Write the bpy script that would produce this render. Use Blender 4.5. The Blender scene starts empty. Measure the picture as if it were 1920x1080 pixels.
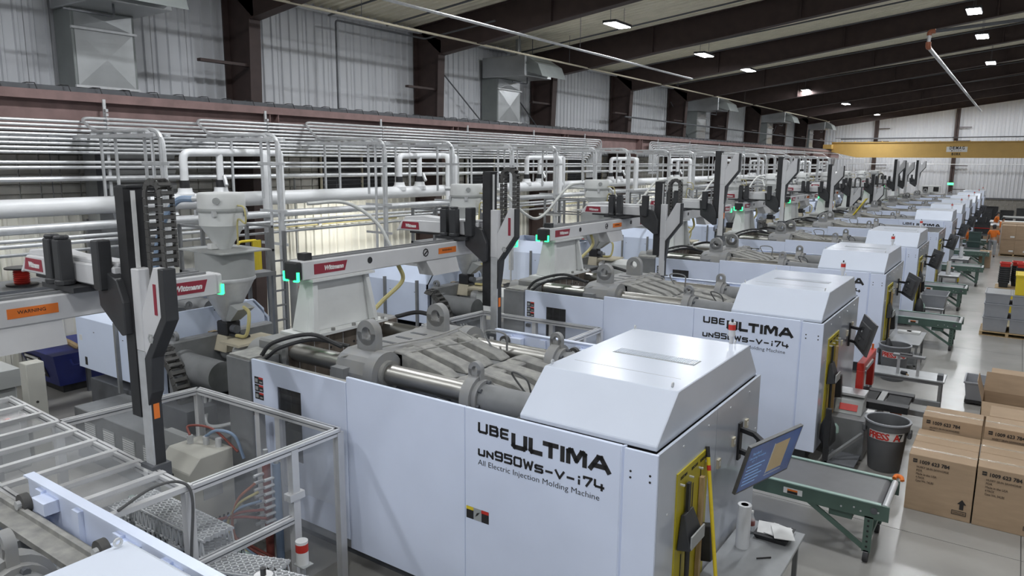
import bpy, bmesh, math, random
from mathutils import Vector, Matrix
random.seed(7)
PI = math.pi
scene = bpy.context.scene
COL = scene.collection
# ------------------------------------------------------------------ camera
F_PX, YAW, PITCH, ROLL, CAM_H = 1364.14, 0.605, 0.1728, 0.0083, 5.0
fw = Vector((-math.sin(YAW)*math.cos(PITCH), math.cos(YAW)*math.cos(PITCH), -math.sin(PITCH)))
rt = Vector((math.cos(YAW), math.sin(YAW), 0)); up = rt.cross(fw)
r2 = rt*math.cos(ROLL) + up*math.sin(ROLL); u2 = up*math.cos(ROLL) - rt*math.sin(ROLL)
cam = bpy.data.cameras.new('camera'); camo = bpy.data.objects.new('camera', cam); COL.objects.link(camo)
cam.sensor_width = 36; cam.lens = F_PX/1920*36; cam.clip_end = 300; cam.clip_start = .05
M = Matrix(((r2.x, u2.x, -fw.x, 0), (r2.y, u2.y, -fw.y, 0), (r2.z, u2.z, -fw.z, CAM_H), (0, 0, 0, 1)))
camo.matrix_world = M; scene.camera = camo
# ------------------------------------------------------------------ world, exposure
w = bpy.data.worlds.new('world'); scene.world = w; w.use_nodes = True
w.node_tree.nodes['Background'].inputs[0].default_value = (.80, .86, 1, 1)
w.node_tree.nodes['Background'].inputs[1].default_value = 0.16
scene.view_settings.view_transform = 'Standard'; scene.view_settings.look = 'None'
scene.view_settings.exposure = 0.0; scene.view_settings.gamma = 1; scene.view_settings.use_curve_mapping = False
LAMP_W = 205.0
scene.cycles.max_bounces = 6; scene.cycles.diffuse_bounces = 4; scene.cycles.glossy_bounces = 3; scene.cycles.caustics_reflective = False; scene.cycles.caustics_refractive = False
# ------------------------------------------------------------------ layout constants
P = 6.511
def Y0(k): return 5.69 + P*k
XW, YF = -17.8, 85.0
def roof_top(x): return 9.5 + .115*(x + 17.3)
def raft_low(x): return 8.55 + .135*(x + 16.6)
# ------------------------------------------------------------------ materials
MATS = {}
def mat(name, col, rough=.5, metal=0., var=.06, scale=6., bump=0., emit=0., spec=.5, coat=0., stretch=None, dirt=None):
    m = bpy.data.materials.new(name); m.use_nodes = True; nt = m.node_tree; b = nt.nodes['Principled BSDF']
    b.inputs['Roughness'].default_value = rough; b.inputs['Metallic'].default_value = metal
    b.inputs['Specular IOR Level'].default_value = spec
    if coat: b.inputs['Coat Weight'].default_value = coat; b.inputs['Coat Roughness'].default_value = .15
    tc = nt.nodes.new('ShaderNodeTexCoord'); n = nt.nodes.new('ShaderNodeTexNoise'); n.inputs['Scale'].default_value = scale; n.inputs['Detail'].default_value = 5
    src = tc.outputs['Object']
    if stretch:
        mp = nt.nodes.new('ShaderNodeMapping'); mp.inputs['Scale'].default_value = stretch; nt.links.new(src, mp.inputs[0]); src = mp.outputs[0]
    nt.links.new(src, n.inputs['Vector'])
    r = nt.nodes.new('ShaderNodeValToRGB')
    r.color_ramp.elements[0].position = .3; r.color_ramp.elements[1].position = .7
    c0 = [max(0, c*(1-var)) for c in col]; c1 = [min(1, c*(1+var)) for c in col]
    if dirt: c0 = list(dirt)
    r.color_ramp.elements[0].color = (*c0, 1); r.color_ramp.elements[1].color = (*c1, 1)
    nt.links.new(n.outputs['Fac'], r.inputs[0]); nt.links.new(r.outputs[0], b.inputs['Base Color'])
    if bump:
        bp = nt.nodes.new('ShaderNodeBump'); bp.inputs['Strength'].default_value = bump; bp.inputs['Distance'].default_value = .02
        nt.links.new(n.outputs['Fac'], bp.inputs['Height']); nt.links.new(bp.outputs[0], b.inputs['Normal'])
    if emit:
        b.inputs['Emission Color'].default_value = (*col, 1); b.inputs['Emission Strength'].default_value = emit
    MATS[name] = m; return m
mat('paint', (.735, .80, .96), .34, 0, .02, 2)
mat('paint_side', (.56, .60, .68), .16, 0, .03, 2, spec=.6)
mat('cowl', (.66, .71, .81), .25, 0, .015, 2)
mat('housing', (.70, .78, .95), .36, 0, .02, 2)
mat('white_paint', (.70, .71, .70), .45, 0, .04, 3)
mat('robot_white', (.62, .62, .63), .42, 0, .03, 4)
mat('iron', (.21, .215, .22), .55, 0, .10, 5)
mat('iron_dark', (.10, .105, .115), .6, 0, .12, 6)
mat('dusty', (.30, .295, .275), .8, 0, .2, 7, dirt=(.21, .21, .205))
mat('castgrey', (.235, .24, .25), .55, 0, .15, 6, dirt=(.28, .275, .26))
mat('steel', (.42, .41, .385), .38, 1, .12, 3, stretch=(.3, 4, 4))
mat('steel_face', (.20, .165, .135), .45, .5, .3, 3, stretch=(1, 3, .4))
mat('galv', (.62, .63, .64), .42, .45, .08, 8)
mat('alu', (.72, .72, .725), .38, .4, .04, 6)
mat('pipe_white', (.80, .81, .82), .4, 0, .03, 3)
mat('black', (.022, .022, .024), .5, 0, .2, 8)
mat('rubber', (.04, .04, .042), .75, 0, .2, 8)
mat('chain', (.075, .073, .07), .65, 0, .15, 8)
mat('char', (.034, .035, .038), .5, 0, .15, 5)
mat('brown', (.052, .033, .030), .65, 0, .15, 3)
mat('brown_run', (.24, .155, .145), .65, 0, .15, 3)
mat('wall_white', (.60, .615, .645), .55, 0, .05, 1.2, stretch=(1, 1, .3))
mat('wall_cream', (.70, .69, .62), .6, 0, .07, 1.2, stretch=(1, 1, .3))
mat('insul', (.44, .43, .39), .8, 0, .18, 2)
mat('block', (.22, .21, .19), .8, 0, .12, 3)
mat('roof', (.60, .58, .52), .7, 0, .06, 2)
mat('roof_warm', (.84, .79, .64), .7, 0, .06, 2)
mat('floor', (.35, .34, .32), .23, 0, .12, .9, spec=.5, dirt=(.31, .30, .285))
mat('joint', (.13, .125, .12), .8)
mat('duct', (.46, .475, .48), .35, .6, .1, 1.5)
mat('duct_grey', (.25, .27, .265), .55, .2, .08, 2)
mat('crane', (.58, .37, .11), .5, 0, .04, 2)
mat('yellow', (.72, .55, .03), .5, 0, .06, 4)
mat('yellow_board', (.46, .38, .02), .38, 0, .05, 3)
mat('red', (.55, .035, .025), .4, 0, .05, 4)
mat('red_label', (.28, .025, .045), .45, 0, .04, 6)
mat('orange', (.80, .20, .03), .6, 0, .05, 5)
mat('shirt', (.85, .21, .03), .85, 0, .08, 8)
mat('jeans', (.33, .34, .36), .9, 0, .12, 10)
mat('skin', (.50, .30, .21), .6)
mat('green', (.09, .145, .118), .45, 0, .08, 4)
mat('green_light', (.30, .42, .37), .4, .1, .06, 4)
mat('belt', (.125, .125, .13), .42, 0, .07, 5)
mat('grey_plastic', (.30, .31, .335), .5, 0, .05, 4)
mat('grey_bin', (.12, .123, .128), .55, 0, .08, 4)
mat('table_grey', (.38, .39, .40), .3, .3, .08, 4)
mat('cab_grey', (.36, .37, .365), .5, 0, .05, 3)
mat('beige', (.52, .47, .36), .55, 0, .05, 4)
mat('beige_unit', (.50, .49, .44), .5, 0, .04, 4)
mat('board', (.40, .285, .185), .75, 0, .07, 3, stretch=(1, 1, 5))
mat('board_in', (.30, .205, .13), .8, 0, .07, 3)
mat('tape', (.55, .46, .36), .12, 0, .05, 20, bump=.6, spec=.8)
mat('ink', (.02, .018, .018), .6)
mat('ink_soft', (.10, .07, .05), .7)
mat('decal_white', (.75, .75, .74), .5)
mat('plastic_white', (.74, .75, .77), .4, 0, .03, 3)
mat('clear_grey', (.62, .64, .66), .25, 0, .05, 6)
mat('blue_bin', (.018, .03, .20), .5, 0, .1, 4)
mat('hose_blue', (.22, .30, .42), .4)
mat('hose_clear', (.56, .57, .55), .35)
mat('hose_yellow', (.50, .44, .20), .5)
mat('hose_red', (.26, .07, .055), .5)
mat('wood', (.42, .30, .16), .6, 0, .15, 6, stretch=(5, 5, 1))
mat('wire', (.09, .09, .09), .6)
mat('copper', (.36, .12, .06), .5)
mat('part_grey', (.60, .61, .62), .6, 0, .06, 8)
mat('led_green', (.03, 1, .25), .4, emit=3.0)
mat('monitor_grey', (.085, .085, .088), .45, 0, .1, 5)
mat('lamp', (.95, .98, 1.0), .4, emit=30.0)
mat('exit', (.05, 1, .2), .4, emit=4.0)
mat('warm_glow', (1, .8, .45), .5, emit=1.0)
def glass(name, col, alpha, rough=.08):
    m = bpy.data.materials.new(name); m.use_nodes = True; nt = m.node_tree; nt.nodes.clear()
    o = nt.nodes.new('ShaderNodeOutputMaterial'); mx = nt.nodes.new('ShaderNodeMixShader'); t = nt.nodes.new('ShaderNodeBsdfTransparent'); p = nt.nodes.new('ShaderNodeBsdfPrincipled')
    n = nt.nodes.new('ShaderNodeTexNoise'); n.inputs['Scale'].default_value = 3; rp = nt.nodes.new('ShaderNodeMapRange')
    rp.inputs[3].default_value = alpha*.7; rp.inputs[4].default_value = min(1, alpha*1.3)
    nt.links.new(n.outputs['Fac'], rp.inputs[0]); nt.links.new(rp.outputs[0], mx.inputs[0])
    p.inputs['Base Color'].default_value = (*col, 1); p.inputs['Roughness'].default_value = rough
    nt.links.new(t.outputs[0], mx.inputs[1]); nt.links.new(p.outputs[0], mx.inputs[2]); nt.links.new(mx.outputs[0], o.inputs[0]); MATS[name] = m
glass('poly_clear', (.55, .57, .60), .13)
glass('smoked', (.05, .052, .055), .60, .12)
glass('wrap', (.80, .82, .85), .35, .2)
glass('bottle', (.75, .78, .8), .45, .05)
def screen_mat():
    m = bpy.data.materials.new('screen'); m.use_nodes = True; nt = m.node_tree; b = nt.nodes['Principled BSDF']
    tc = nt.nodes.new('ShaderNodeTexCoord'); n = nt.nodes.new('ShaderNodeTexNoise'); n.inputs['Scale'].default_value = 3
    r = nt.nodes.new('ShaderNodeValToRGB'); r.color_ramp.elements[0].color = (.012, .025, .11, 1); r.color_ramp.elements[1].color = (.03, .10, .32, 1)
    nt.links.new(tc.outputs['Object'], n.inputs['Vector']); nt.links.new(n.outputs['Fac'], r.inputs[0]); nt.links.new(r.outputs[0], b.inputs['Base Color'])
    nt.links.new(r.outputs[0], b.inputs['Emission Color']); b.inputs['Emission Strength'].default_value = .22; b.inputs['Roughness'].default_value = .2; MATS['screen'] = m
screen_mat()
mat('screen_text', (.25, .45, .75), .4, emit=.25)
mat('green_dark', (.045, .075, .068), .5, 0, .08, 4)
mat('screen_photo', (.30, .23, .13), .5, emit=.35)
# ------------------------------------------------------------------ mesh helpers
ORG = {}
class MB:
    def __init__(s): s.v = []; s.f = []
    def _add(s, vs, fs):
        o = len(s.v); s.v += [tuple(q) for q in vs]; s.f += [tuple(i+o for i in q) for q in fs]; return s
    def box(s, x0, x1, y0, y1, z0, z1):
        return s._add([(x0,y0,z0),(x1,y0,z0),(x1,y1,z0),(x0,y1,z0),(x0,y0,z1),(x1,y0,z1),(x1,y1,z1),(x0,y1,z1)],
                      [(0,3,2,1),(4,5,6,7),(0,1,5,4),(1,2,6,5),(2,3,7,6),(3,0,4,7)])
    def hexa(s, pts):   # 8 pts: bottom 4 ccw, top 4 ccw
        return s._add(pts, [(0,3,2,1),(4,5,6,7),(0,1,5,4),(1,2,6,5),(2,3,7,6),(3,0,4,7)])
    def prism(s, poly, axis, a0, a1):   # poly in the other two axes (ordered)
        n = len(poly)
        def mk(p, a):
            if axis == 'x': return (a, p[0], p[1])
            if axis == 'y': return (p[0], a, p[1])
            return (p[0], p[1], a)
        vs = [mk(p, a0) for p in poly] + [mk(p, a1) for p in poly]
        fs = [tuple(range(n))[::-1], tuple(range(n, 2*n))] + [(i, (i+1) % n, n+(i+1) % n, n+i) for i in range(n)]
        return s._add(vs, fs)
    def bar(s, p0, p1, w, h, upv=(0, 0, 1)):
        p0, p1 = Vector(p0), Vector(p1); d = (p1-p0).normalized(); u = Vector(upv)
        if abs(d.dot(u)) > .98: u = Vector((1, 0, 0))
        a = d.cross(u).normalized()*w/2; b = a.cross(d).normalized()*h/2
        pts = [p0-a-b, p0+a-b, p1+a-b, p1-a-b, p0-a+b, p0+a+b, p1+a+b, p1-a+b]
        return s.hexa(pts)
    def cyl(s, p0, p1, r, n=12, r1=None, cap=True):
        p0, p1 = Vector(p0), Vector(p1); d = (p1-p0).normalized(); u = Vector((0, 0, 1)) if abs(d.z) < .9 else Vector((1, 0, 0))
        a = d.cross(u).normalized(); b = a.cross(d).normalized(); r1 = r if r1 is None else r1
        vs = [p0+(a*math.cos(2*PI*i/n)+b*math.sin(2*PI*i/n))*r for i in range(n)] + [p1+(a*math.cos(2*PI*i/n)+b*math.sin(2*PI*i/n))*r1 for i in range(n)]
        fs = [(i, (i+1) % n, n+(i+1) % n, n+i) for i in range(n)]
        if cap: fs += [tuple(range(n))[::-1], tuple(range(n, 2*n))]
        return s._add(vs, fs)
    def tube(s, pts, r, n=8):
        pts = [Vector(p) for p in pts]; m = len(pts); rings = []; prev = None
        for i, p in enumerate(pts):
            if i == 0: d = pts[1]-pts[0]
            elif i == m-1: d = pts[-1]-pts[-2]
            else: d = (pts[i+1]-p).normalized() + (p-pts[i-1]).normalized()
            d = d.normalized() if d.length > 1e-9 else Vector((0, 0, 1))
            if prev is None:
                u = Vector((0, 0, 1)) if abs(d.z) < .9 else Vector((1, 0, 0)); a = d.cross(u).normalized()
            else: a = (prev - d*prev.dot(d)).normalized()
            prev = a; b = d.cross(a)
            rings.append([p+(a*math.cos(2*PI*j/n)+b*math.sin(2*PI*j/n))*r for j in range(n)])
        vs = [q for rg in rings for q in rg]
        fs = [(i*n+j, i*n+(j+1) % n, (i+1)*n+(j+1) % n, (i+1)*n+j) for i in range(m-1) for j in range(n)]
        fs += [tuple(range(n))[::-1], tuple(range((m-1)*n, m*n))]
        return s._add(vs, fs)
    def lathe(s, c, prof, n=20, axis='z'):
        def mk(r, h, t):
            if axis == 'z': return (c[0]+r*math.cos(t), c[1]+r*math.sin(t), c[2]+h)
            if axis == 'x': return (c[0]+h, c[1]+r*math.cos(t), c[2]+r*math.sin(t))
            return (c[0]+r*math.sin(t), c[1]+h, c[2]+r*math.cos(t))
        m = len(prof); vs = [mk(r, h, 2*PI*j/n) for r, h in prof for j in range(n)]
        fs = [(i*n+j, i*n+(j+1) % n, (i+1)*n+(j+1) % n, (i+1)*n+j) for i in range(m-1) for j in range(n)]
        if prof[0][0] > 1e-6: fs.append(tuple(range(n))[::-1])
        if prof[-1][0] > 1e-6: fs.append(tuple(range((m-1)*n, m*n)))
        return s._add(vs, fs)
    def ring(s, c, ro, ri, w, axis='x', n=16, a0=0, a1=2*PI):   # flat washer / arc with thickness w along axis
        full = abs(a1-a0-2*PI) < 1e-6; k = n if full else n+1; vs = []
        for h in (-w/2, w/2):
            for r in (ro, ri):
                for j in range(k):
                    t = a0+(a1-a0)*j/n; ca, sa = r*math.cos(t), r*math.sin(t)
                    vs.append((c[0]+h, c[1]+ca, c[2]+sa) if axis == 'x' else ((c[0]+ca, c[1]+h, c[2]+sa) if axis == 'y' else (c[0]+ca, c[1]+sa, c[2]+h)))
        fs = []
        for j in range(n):
            q = (j+1) % k
            fs += [(j, q, k+q, k+j), (2*k+j, 3*k+j, 3*k+q, 2*k+q), (j, 2*k+j, 2*k+q, q), (k+j, k+q, 3*k+q, 3*k+j)]
        if not full: fs += [(0, k, 3*k, 2*k), (n, 2*k+n, 3*k+n, k+n)]
        return s._add(vs, fs)
    def build(s, name, m, parent=None, smooth=False, bevel=0, loc=None):
        me = bpy.data.meshes.new(name)
        off = Vector(ORG.get(parent.name, (0, 0, 0))) if parent is not None else Vector((0, 0, 0))
        if loc is not None: off = Vector(loc)
        me.from_pydata([tuple(Vector(q)-off) for q in s.v], [], s.f); me.materials.append(MATS[m])
        bm = bmesh.new(); bm.from_mesh(me); bmesh.ops.recalc_face_normals(bm, faces=bm.faces); bm.to_mesh(me); bm.free()
        if smooth:
            for pl in me.polygons: pl.use_smooth = True
            me.set_sharp_from_angle(angle=.7)
        o = bpy.data.objects.new(name, me); COL.objects.link(o)
        if loc is not None: o.location = loc
        if parent is not None:
            o.parent = parent; ORG[o.name] = tuple(off)
        if bevel:
            b = o.modifiers.new('bevel', 'BEVEL'); b.width = bevel; b.segments = 1; b.limit_method = 'ANGLE'
        return o
def tag(o, label=None, cat=None, group=None, kind=None):
    if label: o['label'] = label
    if cat: o['category'] = cat
    if group: o['group'] = group
    if kind: o['kind'] = kind
    return o
def thing(name, org, label=None, cat=None, group=None, kind=None):
    o = bpy.data.objects.new(name, None); COL.objects.link(o); o.location = org; o.empty_display_size = .2
    ORG[o.name] = tuple(org); return tag(o, label, cat, group, kind)
def copy_tree(o, parent=None, shift=None):
    c = o.copy(); COL.objects.link(c)
    if parent is not None: c.parent = parent
    if shift is not None: c.location = Vector(o.location)+Vector(shift)
    ORG[c.name] = ORG.get(o.name, (0, 0, 0))
    for ch in list(o.children): copy_tree(ch, c)
    return c
def bez(pts, n=8):   # Catmull-Rom through points
    pts = [Vector(p) for p in pts]; q = [pts[0]*2-pts[1]] + pts + [pts[-1]*2-pts[-2]]; out = []
    for i in range(1, len(q)-2):
        for j in range(n):
            t = j/n; a, b, c, d = q[i-1], q[i], q[i+1], q[i+2]
            out.append(.5*((2*b)+(c-a)*t+(2*a-5*b+4*c-d)*t*t+(3*b-a-3*c+d)*t**3))
    return out+[pts[-1]]
def elbow(pts, r, n=4):   # round the corners of a polyline
    pts = [Vector(p) for p in pts]; out = [pts[0]]
    for i in range(1, len(pts)-1):
        a = (pts[i-1]-pts[i]); b = (pts[i+1]-pts[i]); k = min(r, a.length*.49, b.length*.49)
        p, q = pts[i]+a.normalized()*k, pts[i]+b.normalized()*k
        for j in range(n+1):
            t = j/n; out.append((1-t)**2*p+2*t*(1-t)*pts[i]+t*t*q)
    return out+[pts[-1]]
TXT = {}
def text(s, size, m, parent, loc, rot, name='lettering', ext=.0015, shear=0., width=None, bold=0.):
    key = (s, size, m, shear, width, bold)
    if key not in TXT:
        cu = bpy.data.curves.new('t', 'FONT'); cu.body = s; cu.size = size; cu.extrude = ext; cu.shear = shear; cu.offset = bold; cu.resolution_u = 2
        to = bpy.data.objects.new('t', cu); COL.objects.link(to); dg = bpy.context.evaluated_depsgraph_get()
        me = bpy.data.meshes.new_from_object(to.evaluated_get(dg)); me.name = name
        xs = [q.co.x for q in me.vertices]
        if width and xs:
            k = width/(max(xs)-min(xs)); x0 = min(xs)
            for q in me.vertices: q.co.x = (q.co.x-x0)*k
        me.materials.clear(); me.materials.append(MATS[m]); bpy.data.objects.remove(to); TXT[key] = me
    o = bpy.data.objects.new(name, TXT[key]); COL.objects.link(o)
    off = Vector(ORG.get(parent.name, (0, 0, 0))) if parent is not None else Vector((0, 0, 0))
    o.location = Vector(loc)-off; o.rotation_euler = rot
    if parent is not None: o.parent = parent; ORG[o.name] = tuple(off)
    if len(s) > 1: o['kind'] = 'stuff'
    return o
RX = (PI/2, 0, 0)           # text read by a viewer standing at -y
RXX = (PI/2, 0, PI/2)       # text read by a viewer standing at +x
GL = {  # squarish block letters, strokes in a 1 x 1 box
 'U': [[(0,1),(0,.12),(.12,0),(.88,0),(1,.12),(1,1)]], 'B': [[(0,0),(0,1),(.82,1),(.95,.88),(.95,.62),(.85,.52),(0,.52)],[(.85,.52),(1,.4),(1,.12),(.88,0),(0,0)]],
 'E': [[(1,1),(.12,1),(0,.88),(0,.12),(.12,0),(1,0)],[(.25,.5),(.9,.5)]], 'L': [[(0,1),(0,.12),(.12,0),(1,0)]], 'T': [[(0,1),(1,1)],[(.5,1),(.5,0)]],
 'I': [[(.5,1),(.5,0)]], 'M': [[(0,0),(0,.9),(.1,1),(.2,1),(.5,.25),(.8,1),(.9,1),(1,.9),(1,0)]], 'A': [[(0,0),(.42,1),(.58,1),(1,0)],[(.2,.3),(.8,.3)]],
 'N': [[(0,0),(0,1),(1,0),(1,1)]], '9': [[(.05,0),(.88,0),(1,.12),(1,.88),(.88,1),(.12,1),(0,.88),(0,.57),(.12,.45),(1,.45)]],
 '5': [[(1,1),(0,1),(0,.56),(.88,.56),(1,.44),(1,.12),(.88,0),(0,0)]], '0': [[(.12,0),(0,.12),(0,.88),(.12,1),(.88,1),(1,.88),(1,.12),(.88,0),(.12,0)]],
 'W': [[(0,1),(.22,0),(.5,.8),(.78,0),(1,1)]], 'S': [[(1,1),(.12,1),(0,.88),(0,.62),(.12,.52),(.88,.52),(1,.4),(1,.12),(.88,0),(0,0)]],
 '-': [[(.1,.45),(.9,.45)]], 'V': [[(0,1),(.5,0),(1,1)]], 'i': [[(.5,.5),(.5,0)],[(.5,1.0),(.5,.97)]], '7': [[(0,.85),(0,1),(1,1),(.35,0)]], '4': [[(0,1),(0,.42),(.12,.3),(1,.3)],[(.8,.62),(.8,0)]],
}
def block_text(mb, items, y, z0):
    # items: (char, x, width, height, thickness) ; drawn on plane y facing -y, standing on z0
    for ch, x, wd, ht, th in items:
        for st in GL[ch]:
            pts = [(x+th/2+p[0]*(wd-th), z0+th/2+p[1]*(ht-th)) for p in st]
            for (ax, az), (bx, bz) in zip(pts, pts[1:]):
                d = Vector((bx-ax, bz-az)); L = d.length
                if L < 1e-6: continue
                d /= L; nx, nz = -d.y*th/2, d.x*th/2; ex, ez = d.x*th*.42, d.y*th*.42
                q = [(ax-ex+nx, az-ez+nz), (ax-ex-nx, az-ez-nz), (bx+ex-nx, bz+ez-nz), (bx+ex+nx, bz+ez+nz)]
                mb.prism(q, 'y', y-.004, y)
ORD = ['first', 'second', 'third', 'fourth', 'fifth', 'sixth', 'seventh', 'eighth', 'ninth', 'tenth', 'eleventh', 'twelfth', 'thirteenth', 'fourteenth', 'fifteenth', 'sixteenth', 'seventeenth', 'eighteenth', 'nineteenth', 'twentieth']
# ================================================================== lights of the hall
LAMPS = [(-11.7, y, 9.5) for y in (-6.5, 1, 8.3, 15.6, 23, 31.2, 37.3, 49.4, 61.8, 76)] + \
        [(-2.0, y, 10.3) for y in (-6.5, 1, 8.5, 16, 23.5, 31.3, 37.5, 47.3)] + [(-2.0, y, 10.85) for y in (58.4, 65.6)] + \
        [(7.6, y, 11.4) for y in (-6.5, 8.5, 23.5, 38.3, 53, 68)] + \
        [(-7.0, y, 9.9) for y in (-11, -4.5)] + [(x, 80.4, roof_top(x)-.45) for x in (-13.5, -9.0, -4.5, 0)] + [(-11.7, y, 9.75) for y in (43.1, 57.8, 72.6)]  # pair behind the camera and closing trio are added, unseen, for brightness
def lamp_at(i, x, y, z):
    row = 'row over the pipe side' if x < -8 else ('row over the aisle' if x < 0 else 'row right of the aisle')
    n = i if x < -8 else (i-10 if x < 0 else i-20)
    if i > 25: n, row = i-26, 'unseen extra lamps added between the rafters'
    t = thing('high_bay_lamp', (x, y, z), 'bright white high bay lamp, %s in the %s' % (ORD[n], row), 'lamp', 'high bay lamps under the roof')
    MB().box(x-.24, x+.24, y-.6, y+.6, z+.02, z+.10).build('housing', 'char', t)
    MB().box(x-.21, x+.21, y-.57, y+.57, z, z+.02).build('lens', 'lamp', t)
    for dy in (-.5, .5): MB().cyl((x, y+dy, z+.10), (x, y+dy, roof_top(x)), .008, 5).build('hanger', 'iron_dark', t)
    l = bpy.data.lights.new('bulb', 'AREA'); l.shape = 'RECTANGLE'; l.size = .42; l.size_y = 1.14; l.energy = LAMP_W; l.color = (.93, .96, 1.0); l.spread = PI
    lo = bpy.data.objects.new('bulb', l); COL.objects.link(lo); lo.parent = t; lo.location = (0, 0, -.012)
for i, q in enumerate(LAMPS): lamp_at(i, *q)
# ================================================================== floor, walls, roof
fl = MB().box(XW-.4, 14.4, -14.4, YF+.4, -.3, -.012).build('floor', 'joint'); tag(fl, kind='structure')
xs = [XW, -14.2, -9.3, -4.4, .5, 5.4, 14]; ys = [-14+6.2*i for i in range(16)]+[YF]
for a, b in zip(xs, xs[1:]):
    for c, d in zip(ys, ys[1:]): MB().box(a+.006, b-.006, c+.006, d-.006, -.011, 0).build('slab', 'floor', fl)
def ribbed(name, m, parent, width, z0, z1, ribs, depth):   # panel along local +x, facing local -y, origin at its lower left
    mb = MB(); prof = [(0, 0)]
    for i in range(ribs):
        a = width*(i+.5)/ribs; prof += [(a-.055, 0), (a-.03, -depth), (a+.03, -depth), (a+.055, 0)]
    prof += [(width, 0)]
    vs = [(x, y, z) for z in (z0, z1) for x, y in prof]; n = len(prof)
    mb._add(vs, [(i, i+1, n+i+1, n+i) for i in range(n-1)]); mb._add([(0, .05, z0), (width, .05, z0), (width, .05, z1), (0, .05, z1)], [(0, 3, 2, 1)])
    me = bpy.data.meshes.new(name); me.from_pydata(mb.v, [], mb.f); me.materials.append(MATS[m]); return me
def put(me, name, parent, loc, rz=0, sc=(1, 1, 1)):
    o = bpy.data.objects.new(name, me); COL.objects.link(o); o.parent = parent; o.location = loc; o.rotation_euler = (0, 0, rz); o.scale = sc; return o
wl = MB().box(XW-.25, XW-.06, -14, YF, 0, 9.62).build('wall_left', 'wall_white'); tag(wl, kind='structure')
me_u = ribbed('wall_panel', 'wall_white', wl, .92, 5.3, 9.58, 3, .045); me_l = ribbed('wall_panel', 'wall_cream', wl, .92, 0, 3.75, 3, .045)
n = int((YF+14)/.93)
for i in range(n):
    put(me_u, 'wall_panel', wl, (XW, -14+.93*i, 0), PI/2); put(me_l, 'wall_panel', wl, (XW, -14+.93*i, 0), PI/2)
# quilted insulation between the wall panels, behind the pipes
mb = MB(); y = -14.0; row = 0
while y < YF-.4:
    for j in range(7):
        z = 3.78+.215*j
        mb.hexa([(XW-.05, y, z), (XW-.02, y, z), (XW-.02, y+.40, z), (XW-.05, y+.40, z), (XW-.05, y, z+.21), (XW+.005, y+.015, z+.19), (XW+.005, y+.385, z+.19), (XW-.05, y+.40, z+.21)])
    y += .42
tag(mb.build('insulation_quilt', 'insul', wl), kind='stuff')
wb = MB().box(XW, 14, YF+.06, YF+.3, 0, 14).build('wall_back', 'wall_white'); tag(wb, kind='structure')
me_b = ribbed('wall_panel', 'wall_white', wb, .92, 1.75, 2.75, 3, .045)
for i in range(33):
    x = XW+.93*i; h = roof_top(x)-1.7
    put(me_b, 'wall_panel', wb, (x, YF, 1.75-1.75*h), 0, (1, 1, h))
me_k = bpy.data.meshes.new('block'); mbk = MB().box(0, .585, -.01, .05, 0, .285); me_k.from_pydata(mbk.v, [], mbk.f); me_k.materials.append(MATS['block'])
for r in range(6):
    for i in range(24 if r % 2 else 23): put(me_k, 'block', wb, (-8+.6*i-(.3 if r % 2 else 0), YF-.02, .29*r), 0)
MB().box(-9, 6, YF-.10, YF+.02, 1.72, 1.86).build('ledge', 'iron_dark', wb)
tag(MB().box(13.9, 14.2, -14, YF, 0, 13.4).build('wall_right', 'wall_white'), kind='structure')
tag(MB().box(XW, 14, -14.3, -14, 0, 13.4).build('wall_front', 'wall_white'), kind='structure')
ce = MB(); ce.hexa([(XW-.3, -14.3, roof_top(XW)+.15), (14.3, -14.3, roof_top(14.3)+.15), (14.3, YF+.3, roof_top(14.3)+.15), (XW-.3, YF+.3, roof_top(XW)+.15),
                    (XW-.3, -14.3, roof_top(XW)+.3), (14.3, -14.3, roof_top(14.3)+.3), (14.3, YF+.3, roof_top(14.3)+.3), (XW-.3, YF+.3, roof_top(XW)+.3)])
ce = ce.build('ceiling', 'roof'); tag(ce, kind='structure')
FR = [12.3+7.4*i for i in range(-3, 10)]
for bi, ya in enumerate([-14]+FR):
    yb = (FR+[YF])[bi]; mb = MB(); k = max(1, int((yb-ya)/.31)); prof = []
    for j in range(k):
        c = ya+(yb-ya)*(j+.5)/k; prof += [(c-.11, .10), (c-.07, .04), (c+.07, .04), (c+.11, .10)]
    vs = [(x, y_, roof_top(x)+dz) for x in (XW, 14) for y_, dz in prof]; q = len(prof)
    mb._add(vs, [(i, i+1, q+i+1, q+i) for i in range(q-1)]); mb.build('roof_panel', 'roof_warm', ce)
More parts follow.
